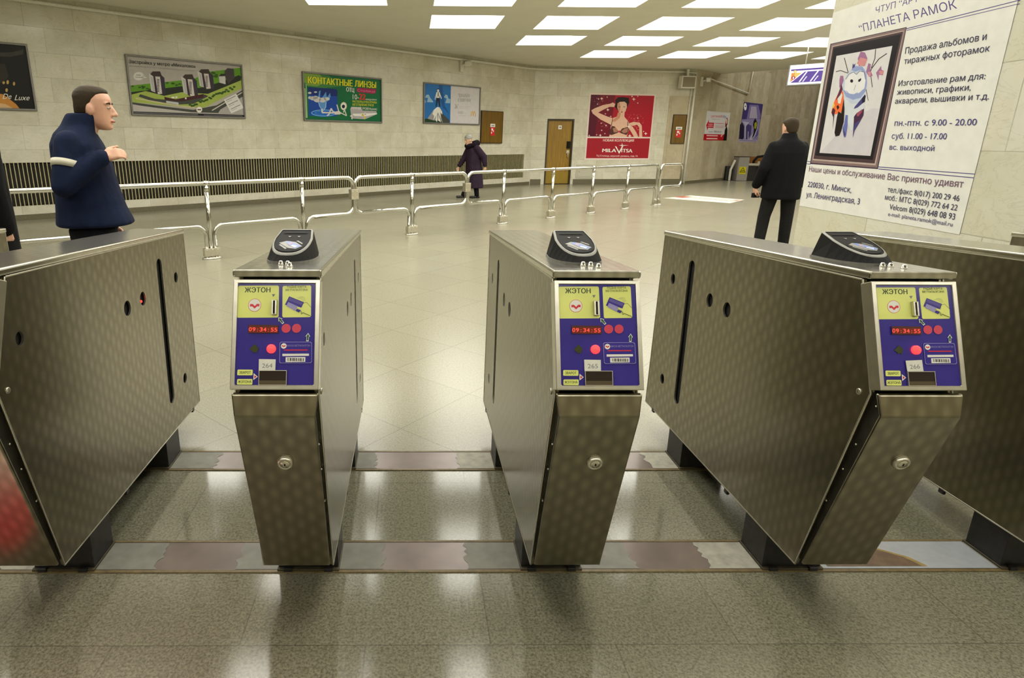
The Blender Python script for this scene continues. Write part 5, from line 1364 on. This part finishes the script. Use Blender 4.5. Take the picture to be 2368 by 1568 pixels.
def head(q, c, yaw=0.0, pitch=0.0, s=1.0):
    """head facing +x, c = centre between the ears"""
    old = q.M.copy()
    q.M = Matrix.Translation(c) @ Matrix.Rotation(yaw, 4, 'Z') @ Matrix.Rotation(pitch, 4, 'Y') @ Matrix.Scale(s, 4)
    loft(q, [(0.052, 0, -0.122, 0.020, 0.020, 0.022), (0.045, 0, -0.112, 0.036, 0.040, 0.045), (0.028, 0, -0.092, 0.050, 0.062, 0.062), (0.012, 0, -0.066, 0.060, 0.080, 0.072), (0.002, 0, -0.036, 0.067, 0.090, 0.084), (0, 0, -0.005, 0.072, 0.094, 0.094), (0, 0, 0.022, 0.075, 0.092, 0.101), (0, 0, 0.05, 0.076, 0.094, 0.104), (-0.003, 0, 0.078, 0.071, 0.086, 0.098), (-0.008, 0, 0.102, 0.055, 0.064, 0.078), (-0.012, 0, 0.116, 0.032, 0.038, 0.048), (-0.014, 0, 0.121, 0.010, 0.012, 0.014)])
    limb(q, [(0.090, 0, 0.016), (0.104, 0, -0.012), (0.113, 0, -0.032)], [0.009, 0.012, 0.0145], 8); q.ball((0.102, 0.012, -0.036), 0.010, 0, 8, 6); q.ball((0.102, -0.012, -0.036), 0.010, 0, 8, 6)
    q.ball((0.088, 0, -0.066), (0.014, 0.026, 0.008), 0, 10, 6); q.ball((0.086, 0, -0.078), (0.014, 0.022, 0.008), 0, 10, 6); q.ball((0.076, 0, -0.104), (0.020, 0.022, 0.016), 0, 10, 6)
    for sg in (-1, 1):
        q.ball((-0.008, sg * 0.077, -0.012), (0.020, 0.010, 0.033), 0, 10, 7)
        q.ball((0.070, sg * 0.034, 0.028), (0.020, 0.028, 0.008), 0, 8, 6)
    M = q.M.copy(); q.M = old
    return M
def face_bits(M, g, brow):
    for sg in (-1, 1):
        q = MB([ink(196, 184, 172)]); q.M = M
        q.ball((0.0845, sg * 0.033, 0.004), (0.009, 0.014, 0.0065), 0, 10, 6); q.ball((0.0915, sg * 0.033, 0.004), (0.004, 0.0058, 0.0058), q.mat(ink(50, 40, 34)), 8, 6)
        q.build('eye', g)
    for sg in (-1, 1):
        q = MB([brow]); q.M = M; q.tube([(0.090, sg * 0.016, 0.026), (0.092, sg * 0.034, 0.032), (0.080, sg * 0.055, 0.027)], [0.004, 0.005, 0.003], 6)
        q.build('eyebrow', g)
    q = MB([ink(170, 104, 92)]); q.M = M
    q.tube([(0.094, -0.024, -0.0715), (0.1025, 0, -0.0705), (0.094, 0.024, -0.0715)], [0.004, 0.007, 0.004], 8); q.build('lips', g)
def fabric(name, c, rough=0.85, b=0.25, sc=160):
    if name in MATS: return MATS[name]
    t = NT(name); v = t.coord('Object')
    n = t.noise(v, 5, 4, 0.6, 1.2); f = t.noise(v, sc, 2)
    t.bump(t.math('ADD', n, t.math('MULTIPLY', f, 0.15)), b, 0.02)
    MATS[name] = t.set(color=t.ramp(n, [(0.3, tuple(x * 0.75 for x in c[:3]) + (1,)), (0.7, tuple(x * 1.25 for x in c[:3]) + (1,))]), rough=rough, spec=0.12)
    return MATS[name]
SKIN = plain('skin', rgb(206, 158, 132), 0.5, var=0.08, scale=8)
SKIN2 = plain('skin_older', rgb(200, 160, 130), 0.55, var=0.08, scale=8)
NAVY = fabric('navy_jacket_cloth', rgb(21, 29, 52)); DKT = fabric('black_trouser_cloth', rgb(20, 20, 26)); PLUMC = fabric('dark_plum_coat_cloth', rgb(46, 34, 48)); BLK = fabric('black_jacket_cloth', rgb(15, 15, 17)); FUR = fabric('dark_fur_collar', rgb(26, 20, 28), 0.95, 0.9, 60); KNIT = fabric('grey_knitted_wool', rgb(150, 150, 144), 0.9, 0.6, 90)
HAIR_D = fabric('dark_brown_hair', rgb(52, 43, 30), 0.6, 0.5, 200); SHOE = plain('black_leather', rgb(18, 16, 15), 0.35); BAND = plain('pale_reflective_band', rgb(188, 184, 164), 0.5); DENIM = fabric('black_denim', rgb(28, 27, 27))
def legs(q, hips, knees, ankles, r0=0.088, r1=0.056, r2=0.043):
    for a, b, c in zip(hips, knees, ankles): limb(q, [a, b, c], [r0, r1, r2])
def shoe(q, ank, d):
    d = Vector(d).normalized(); A = Vector((ank[0], ank[1], 0))
    for t_, r_ in ((-0.05, 0.036), (0.0, 0.040), (0.06, 0.042), (0.12, 0.042), (0.165, 0.032)):
        p = A + d * t_; q.ball((p.x, p.y, 0.034), (r_ * 1.15, r_ * 1.0, 0.034), 0, 12, 7)
    limb(q, [(A.x, A.y, 0.05), (A.x, A.y, 0.10)], [0.045, 0.045], 10)

# man walking to the right in a blue jacket
g = empty('person', (-1.90, 3.62, 0), 0.33)
g.scale = (0.98, 0.98, 0.98)
tag(g, 'man in a dark blue jacket walking to the right behind the left turnstile', 'person')
b = MB(SKIN)
hc = (0.085, 0, 1.655)
M = head(b, hc, -0.10, 0.04)
limb(b, [(0.05, 0, 1.58), (0.01, 0, 1.48)], [0.056, 0.062])
loft(b, [(0, 0, 0.92, 0.155, 0.105, 0.115), (0, 0, 1.10, 0.145, 0.10, 0.10), (0.0, 0, 1.30, 0.165, 0.115, 0.115), (0.0, 0, 1.43, 0.165, 0.09, 0.10), (0.0, 0, 1.49, 0.09, 0.06, 0.07)])
hips = [(0.0, -0.09, 0.92), (0.0, 0.09, 0.92)]; knees = [(0.17, -0.09, 0.52), (-0.02, 0.09, 0.50)]; ank = [(0.20, -0.09, 0.09), (-0.26, 0.09, 0.14)]
legs(b, hips, knees, ank)
shR, elR, wrR = (-0.02, -0.20, 1.42), (-0.10, -0.25, 1.19), (0.15, -0.22, 1.31)
shL, elL, wrL = (0.02, 0.20, 1.42), (0.06, 0.25, 1.16), (0.24, 0.18, 1.24)
shR, elR, wrR = (-0.05, -0.165, 1.455), (-0.09, -0.235, 1.225), (0.115, -0.20, 1.375)
shL, elL, wrL = (0.0, 0.165, 1.455), (0.0, 0.225, 1.19), (0.07, 0.20, 0.95)
limb(b, [shR, elR, wrR], [0.05, 0.040, 0.027]); limb(b, [shL, elL, wrL], [0.05, 0.040, 0.027])
hand(b, wrR, (0.95, 0.05, 0.30), (0, 0.8, -0.4), 1.0, 0.9, 1); hand(b, wrL, (0.2, 0, -0.95), (0, -1, 0), 1.0, 0.9, -1)
skin_union(b, 'body', SKIN, g, 0.006, 4)
face_bits(M, g, HAIR_D)
q = MB(NAVY)
loft(q, [(0.01, 0, 0.975, 0.215, 0.215, 0.205), (0.01, 0, 0.99, 0.222, 0.222, 0.210), (0.0, 0, 1.08, 0.205, 0.195, 0.19), (-0.005, 0, 1.20, 0.195, 0.172, 0.175), (-0.01, 0, 1.34, 0.205, 0.155, 0.165), (-0.02, 0, 1.45, 0.205, 0.13, 0.15), (-0.02, 0, 1.51, 0.16, 0.10, 0.125), (0.0, 0, 1.555, 0.105, 0.085, 0.105), (0.02, 0, 1.605, 0.088, 0.088, 0.098), (0.028, 0, 1.625, 0.084, 0.084, 0.092)])
limb(q, [shR, elR, wrR], [0.074, 0.066, 0.050]); limb(q, [shL, elL, wrL], [0.074, 0.066, 0.050])
skin_union(q, 'jacket', NAVY, g, 0.010, 9)
for A_, B_, t_ in ((shR, elR, 0.50), (shL, elL, 0.50)):
    q = MB(BAND); A_, B_ = Vector(A_), Vector(B_); q.tube([A_.lerp(B_, t_ - 0.08), A_.lerp(B_, t_ + 0.08)], [0.0765, 0.0745], 18)
    q.build('sleeve_band', g)
q = MB(DKT); legs(q, hips, knees, [(x, y, z + 0.01) for x, y, z in ank], 0.105, 0.078, 0.066)
loft(q, [(0, 0, 0.84, 0.15, 0.12, 0.13), (0, 0, 0.96, 0.17, 0.13, 0.14)]); skin_union(q, 'trousers', DKT, g, 0.010, 4)
for (x, y, z), up in zip(ank, (0.0, 0.06)):
    q = MB(SHOE); shoe(q, (x, y), (1, 0, 0)); o = skin_union(q, 'shoe', SHOE, g, 0.008, 3)
    o.location = (0, 0, 0.002)
q = MB(HAIR_D); q.M = M
loft(q, [(-0.045, 0, -0.035, 0.066, 0.030, 0.062), (-0.030, 0, 0.0, 0.077, 0.046, 0.078), (-0.018, 0, 0.035, 0.079, 0.052, 0.090), (-0.010, 0, 0.064, 0.079, 0.066, 0.102), (-0.006, 0, 0.088, 0.073, 0.086, 0.096), (-0.006, 0, 0.104, 0.060, 0.080, 0.080), (-0.008, 0, 0.118, 0.044, 0.056, 0.060), (-0.012, 0, 0.126, 0.014, 0.018, 0.02)])
q.M = Matrix.Identity(4); skin_union(q, 'hair', HAIR_D, g, 0.006, 3)

# woman in a long coat, walking to the left
WX = (1.64, 16.0)
g = empty('person', (WX[0], WX[1], 0), PI + 0.25)
tag(g, 'elderly woman in a long dark plum coat and grey knitted hat by the radiator grille', 'person')
b = MB(SKIN2)
M = head(b, (0.145, 0, 1.475), 0.25, 0.22, 0.98)
limb(b, [(0.10, 0, 1.40), (0.03, 0, 1.31)], [0.05, 0.06])
loft(b, [(0, 0, 0.82, 0.16, 0.12, 0.13), (0, 0, 1.0, 0.15, 0.12, 0.12), (0.0, 0, 1.2, 0.16, 0.12, 0.12), (0.02, 0, 1.30, 0.14, 0.09, 0.10), (0.03, 0, 1.36, 0.08, 0.06, 0.07)])
hips = [(0, 0.08, 0.82), (0, -0.08, 0.82)]; knees = [(-0.05, 0.08, 0.46), (0.06, -0.08, 0.46)]; ank = [(-0.10, 0.08, 0.09), (0.22, -0.07, 0.09)]
legs(b, hips, knees, ank, 0.08, 0.055, 0.042)
sh1, el1, wr1 = (0.05, 0.19, 1.27), (0.15, 0.24, 1.02), (0.31, 0.22, 0.80)
sh2, el2, wr2 = (-0.02, -0.19, 1.27), (-0.22, -0.22, 1.06), (-0.27, -0.20, 0.83)
sh1, el1, wr1 = (0.05, -0.19, 1.27), (0.17, -0.22, 1.02), (0.32, -0.20, 0.80)
sh2, el2, wr2 = (-0.02, 0.19, 1.27), (-0.20, 0.24, 1.06), (-0.25, 0.22, 0.83)
limb(b, [sh1, el1, wr1], [0.05, 0.04, 0.026]); limb(b, [sh2, el2, wr2], [0.05, 0.04, 0.026])
hand(b, wr1, (0.3, 0, -0.95), (0, 1, 0), 0.95, 0.6, 1); hand(b, wr2, (0.1, 0, -1), (0, -1, 0), 0.95, 0.6, 1)
skin_union(b, 'body', SKIN2, g, 0.006, 4)
face_bits(M, g, ink(110, 100, 92))
q = MB(PLUMC)
loft(q, [(-0.03, 0, 0.27, 0.24, 0.21, 0.25), (-0.03, 0, 0.29, 0.245, 0.215, 0.255), (-0.02, 0, 0.55, 0.235, 0.20, 0.24), (-0.01, 0, 0.85, 0.225, 0.19, 0.215), (0.0, 0, 1.08, 0.21, 0.175, 0.18), (0.01, 0, 1.22, 0.205, 0.16, 0.17), (0.02, 0, 1.31, 0.15, 0.12, 0.14), (0.05, 0, 1.37, 0.10, 0.09, 0.11)])
limb(q, [sh1, el1, (0.30, -0.20, 0.84)], [0.09, 0.078, 0.060]); limb(q, [sh2, el2, (-0.245, 0.22, 0.87)], [0.09, 0.085, 0.066])
skin_union(q, 'coat', PLUMC, g, 0.010, 5)
q = MB(FUR)
limb(q, [(0.16, -0.10, 1.33), (0.04, -0.15, 1.36), (-0.07, -0.09, 1.40), (-0.09, 0.0, 1.41), (-0.07, 0.09, 1.40), (0.04, 0.15, 1.36), (0.16, 0.10, 1.33), (0.18, 0, 1.30)], [0.055, 0.062, 0.072, 0.076, 0.072, 0.062, 0.055, 0.05]); skin_union(q, 'fur_hood', FUR, g, 0.010, 3)
q = MB(KNIT); q.M = M
loft(q, [(-0.012, 0, 0.030, 0.086, 0.098, 0.104), (-0.012, 0, 0.052, 0.089, 0.102, 0.108), (-0.014, 0, 0.085, 0.088, 0.100, 0.108), (-0.02, 0, 0.118, 0.074, 0.082, 0.092), (-0.024, 0, 0.142, 0.046, 0.05, 0.06), (-0.026, 0, 0.152, 0.012, 0.014, 0.016)])
q.M = Matrix.Identity(4); skin_union(q, 'knitted_hat', KNIT, g, 0.008, 2)
q = MB(DKT); legs(q, hips, knees, ank, 0.09, 0.075, 0.062); skin_union(q, 'trousers', DKT, g, 0.010, 3)
for x, y, z in ank:
    q = MB(SHOE); shoe(q, (x, y), (1, 0.0, 0)); o = skin_union(q, 'boot', SHOE, g, 0.008, 3); o.location = (0, 0, 0.002)

# man seen from behind beside the column; he faces away from us, local +x is away
MX = (5.03, 8.2)
g = empty('person', (MX[0], MX[1], 0), PI / 2 - 0.12)
tag(g, 'man in black jacket and jeans seen from behind beside the advert column', 'person')
b = MB(SKIN)
M = head(b, (0.04, 0, 1.64), 0.25, 0.06)
limb(b, [(0.02, 0, 1.56), (0.0, 0, 1.46)], [0.058, 0.064])
loft(b, [(0, 0, 0.92, 0.165, 0.11, 0.12), (0, 0, 1.10, 0.155, 0.11, 0.11), (0.0, 0, 1.30, 0.175, 0.12, 0.12), (0.0, 0, 1.43, 0.165, 0.09, 0.10), (0.0, 0, 1.48, 0.09, 0.06, 0.07)])
hips = [(0, 0.10, 0.90), (0, -0.10, 0.90)]; knees = [(0.03, 0.15, 0.49), (0.0, -0.13, 0.49)]; ank = [(-0.02, 0.19, 0.09), (0.02, -0.15, 0.09)]
legs(b, hips, knees, ank)
sh1, el1, wr1 = (0, 0.180, 1.40), (-0.04, 0.275, 1.12), (0.06, 0.31, 0.86)
sh2, el2, wr2 = (0, -0.180, 1.40), (-0.04, -0.28, 1.12), (0.08, -0.28, 0.88)
limb(b, [sh1, el1, wr1], [0.05, 0.042, 0.028]); limb(b, [sh2, el2, wr2], [0.05, 0.042, 0.028])
hand(b, wr1, (0.10, -0.12, -1), (0.2, -1, 0.1), 1.0, 1.0, 1); hand(b, wr2, (0.10, 0.05, -1), (0.2, 1, 0), 1.0, 0.7, -1)
skin_union(b, 'body', SKIN, g, 0.006, 4)
face_bits(M, g, HAIR_D)
q = MB(BLK)
loft(q, [(0, 0, 0.715, 0.235, 0.175, 0.185), (0, 0, 0.74, 0.24, 0.18, 0.19), (0, 0, 0.95, 0.235, 0.175, 0.185), (0, 0, 1.15, 0.235, 0.165, 0.175), (0, 0, 1.32, 0.245, 0.155, 0.165), (0, 0, 1.41, 0.235, 0.125, 0.14), (0, 0, 1.465, 0.165, 0.10, 0.12), (0.005, 0, 1.50, 0.105, 0.085, 0.10), (0.015, 0, 1.55, 0.085, 0.075, 0.088), (0.015, 0, 1.575, 0.080, 0.072, 0.085)])
limb(q, [sh1, el1, (0.045, 0.307, 0.90)], [0.072, 0.076, 0.060]); limb(q, [sh2, el2, (0.065, -0.28, 0.92)], [0.072, 0.076, 0.060])
skin_union(q, 'jacket', BLK, g, 0.010, 8)
q = MB(DENIM); legs(q, hips, knees, [(x, y, z) for x, y, z in ank], 0.108, 0.080, 0.068); loft(q, [(0, 0, 0.80, 0.17, 0.12, 0.13), (0, 0, 0.98, 0.18, 0.13, 0.14)]); skin_union(q, 'jeans', DENIM, g, 0.010, 4)
for (x, y, z), a_ in zip(ank, (0.35, -0.3)):
    q = MB(SHOE); shoe(q, (x, y), (1, a_, 0)); o = skin_union(q, 'shoe', SHOE, g, 0.008, 3); o.location = (0, 0, 0.002)
q = MB(HAIR_D); q.M = M
loft(q, [(-0.062, 0, -0.072, 0.046, 0.022, 0.030), (-0.045, 0, -0.045, 0.066, 0.034, 0.060), (-0.028, 0, 0.0, 0.078, 0.050, 0.082), (-0.018, 0, 0.035, 0.082, 0.060, 0.095), (-0.006, 0, 0.068, 0.082, 0.094, 0.106), (-0.006, 0, 0.095, 0.072, 0.088, 0.096), (-0.010, 0, 0.120, 0.047, 0.054, 0.066), (-0.012, 0, 0.132, 0.014, 0.016, 0.02)])
q.M = Matrix.Identity(4); skin_union(q, 'hair', HAIR_D, g, 0.006, 3)
# what he holds
hw_ = g.matrix_basis @ Vector((wr1[0] + 0.03, wr1[1] - 0.035, wr1[2] - 0.105))
q = MB([BLACK_PLASTIC, GREY_PLASTIC]); q.box((-0.022, -0.05, -0.035), (0.022, 0.06, 0.03)); q.M = Matrix.Translation((-0.02, 0.0, 0.0)) @ Matrix.Rotation(-PI / 2, 4, 'Y'); q.lathe([(0.022, 0), (0.022, 0.02), (0.016, 0.022), (0.0003, 0.018)], 12, 1)
o = place(q.build('pocket_camera', bevel=0.008), hw_, PI / 2 + 0.3); tag(o, 'small black object held in the left hand of the man in black', 'camera')

# person in a black coat cut by the left edge
g = empty('person', (-3.02, 4.25, 0), PI / 2 - 0.5)
tag(g, 'person in a black coat cut by the left edge of the photo', 'person')
b = MB(SKIN)
M = head(b, (0.04, 0, 1.66), 0.0, 0.05)
limb(b, [(0.02, 0, 1.58), (0.0, 0, 1.47)], [0.058, 0.064])
loft(b, [(0, 0, 0.92, 0.165, 0.11, 0.12), (0, 0, 1.10, 0.155, 0.11, 0.11), (0.0, 0, 1.30, 0.175, 0.12, 0.12), (0.0, 0, 1.43, 0.165, 0.09, 0.10), (0.0, 0, 1.49, 0.09, 0.06, 0.07)])
hips = [(0, 0.09, 0.92), (0, -0.09, 0.92)]; knees = [(0.05, 0.10, 0.50), (0.0, -0.10, 0.50)]; ank = [(-0.06, 0.10, 0.09), (0.10, -0.10, 0.09)]
legs(b, hips, knees, ank)
sh1, el1, wr1 = (0, 0.205, 1.42), (-0.03, 0.25, 1.13), (0.05, 0.27, 0.87)
sh2, el2, wr2 = (0, -0.205, 1.42), (-0.03, -0.255, 1.13), (0.03, -0.235, 0.86)
limb(b, [sh1, el1, wr1], [0.05, 0.042, 0.028]); limb(b, [sh2, el2, wr2], [0.05, 0.042, 0.028])
hand(b, wr1, (0.1, 0, -1), (0.1, -1, 0), 1.0, 0.8, 1); hand(b, wr2, (0.1, 0.0, -1), (0.1, 1, 0), 1.0, 0.8, -1)
skin_union(b, 'body', SKIN, g, 0.006, 4)
face_bits(M, g, HAIR_D)
q = MB(BLK)
loft(q, [(0, 0, 0.62, 0.245, 0.18, 0.20), (0, 0, 0.64, 0.25, 0.185, 0.205), (0, 0, 0.95, 0.24, 0.18, 0.19), (0, 0, 1.15, 0.235, 0.17, 0.175), (0, 0, 1.32, 0.235, 0.155, 0.165), (0, 0, 1.42, 0.225, 0.125, 0.14), (0, 0, 1.475, 0.155, 0.10, 0.12), (0.005, 0, 1.51, 0.105, 0.085, 0.10), (0.015, 0, 1.575, 0.085, 0.075, 0.088)])
limb(q, [sh1, el1, wr1], [0.090, 0.084, 0.062]); limb(q, [sh2, el2, wr2], [0.090, 0.088, 0.062])
skin_union(q, 'coat', BLK, g, 0.010, 5)
q = MB(DKT); legs(q, hips, knees, ank, 0.105, 0.080, 0.066); skin_union(q, 'trousers', DKT, g, 0.010, 4)
for x, y, z in ank:
    q = MB(SHOE); shoe(q, (x, y), (1, 0, 0)); o = skin_union(q, 'shoe', SHOE, g, 0.008, 3); o.location = (0, 0, 0.002)
q = MB(HAIR_D); q.M = M
loft(q, [(-0.062, 0, -0.072, 0.046, 0.022, 0.030), (-0.045, 0, -0.045, 0.066, 0.034, 0.060), (-0.028, 0, 0.0, 0.078, 0.050, 0.082), (-0.006, 0, 0.068, 0.082, 0.094, 0.106), (-0.006, 0, 0.095, 0.072, 0.088, 0.096), (-0.010, 0, 0.120, 0.047, 0.054, 0.066), (-0.012, 0, 0.132, 0.014, 0.016, 0.02)])
q.M = Matrix.Identity(4); skin_union(q, 'hair', HAIR_D, g, 0.006, 3)
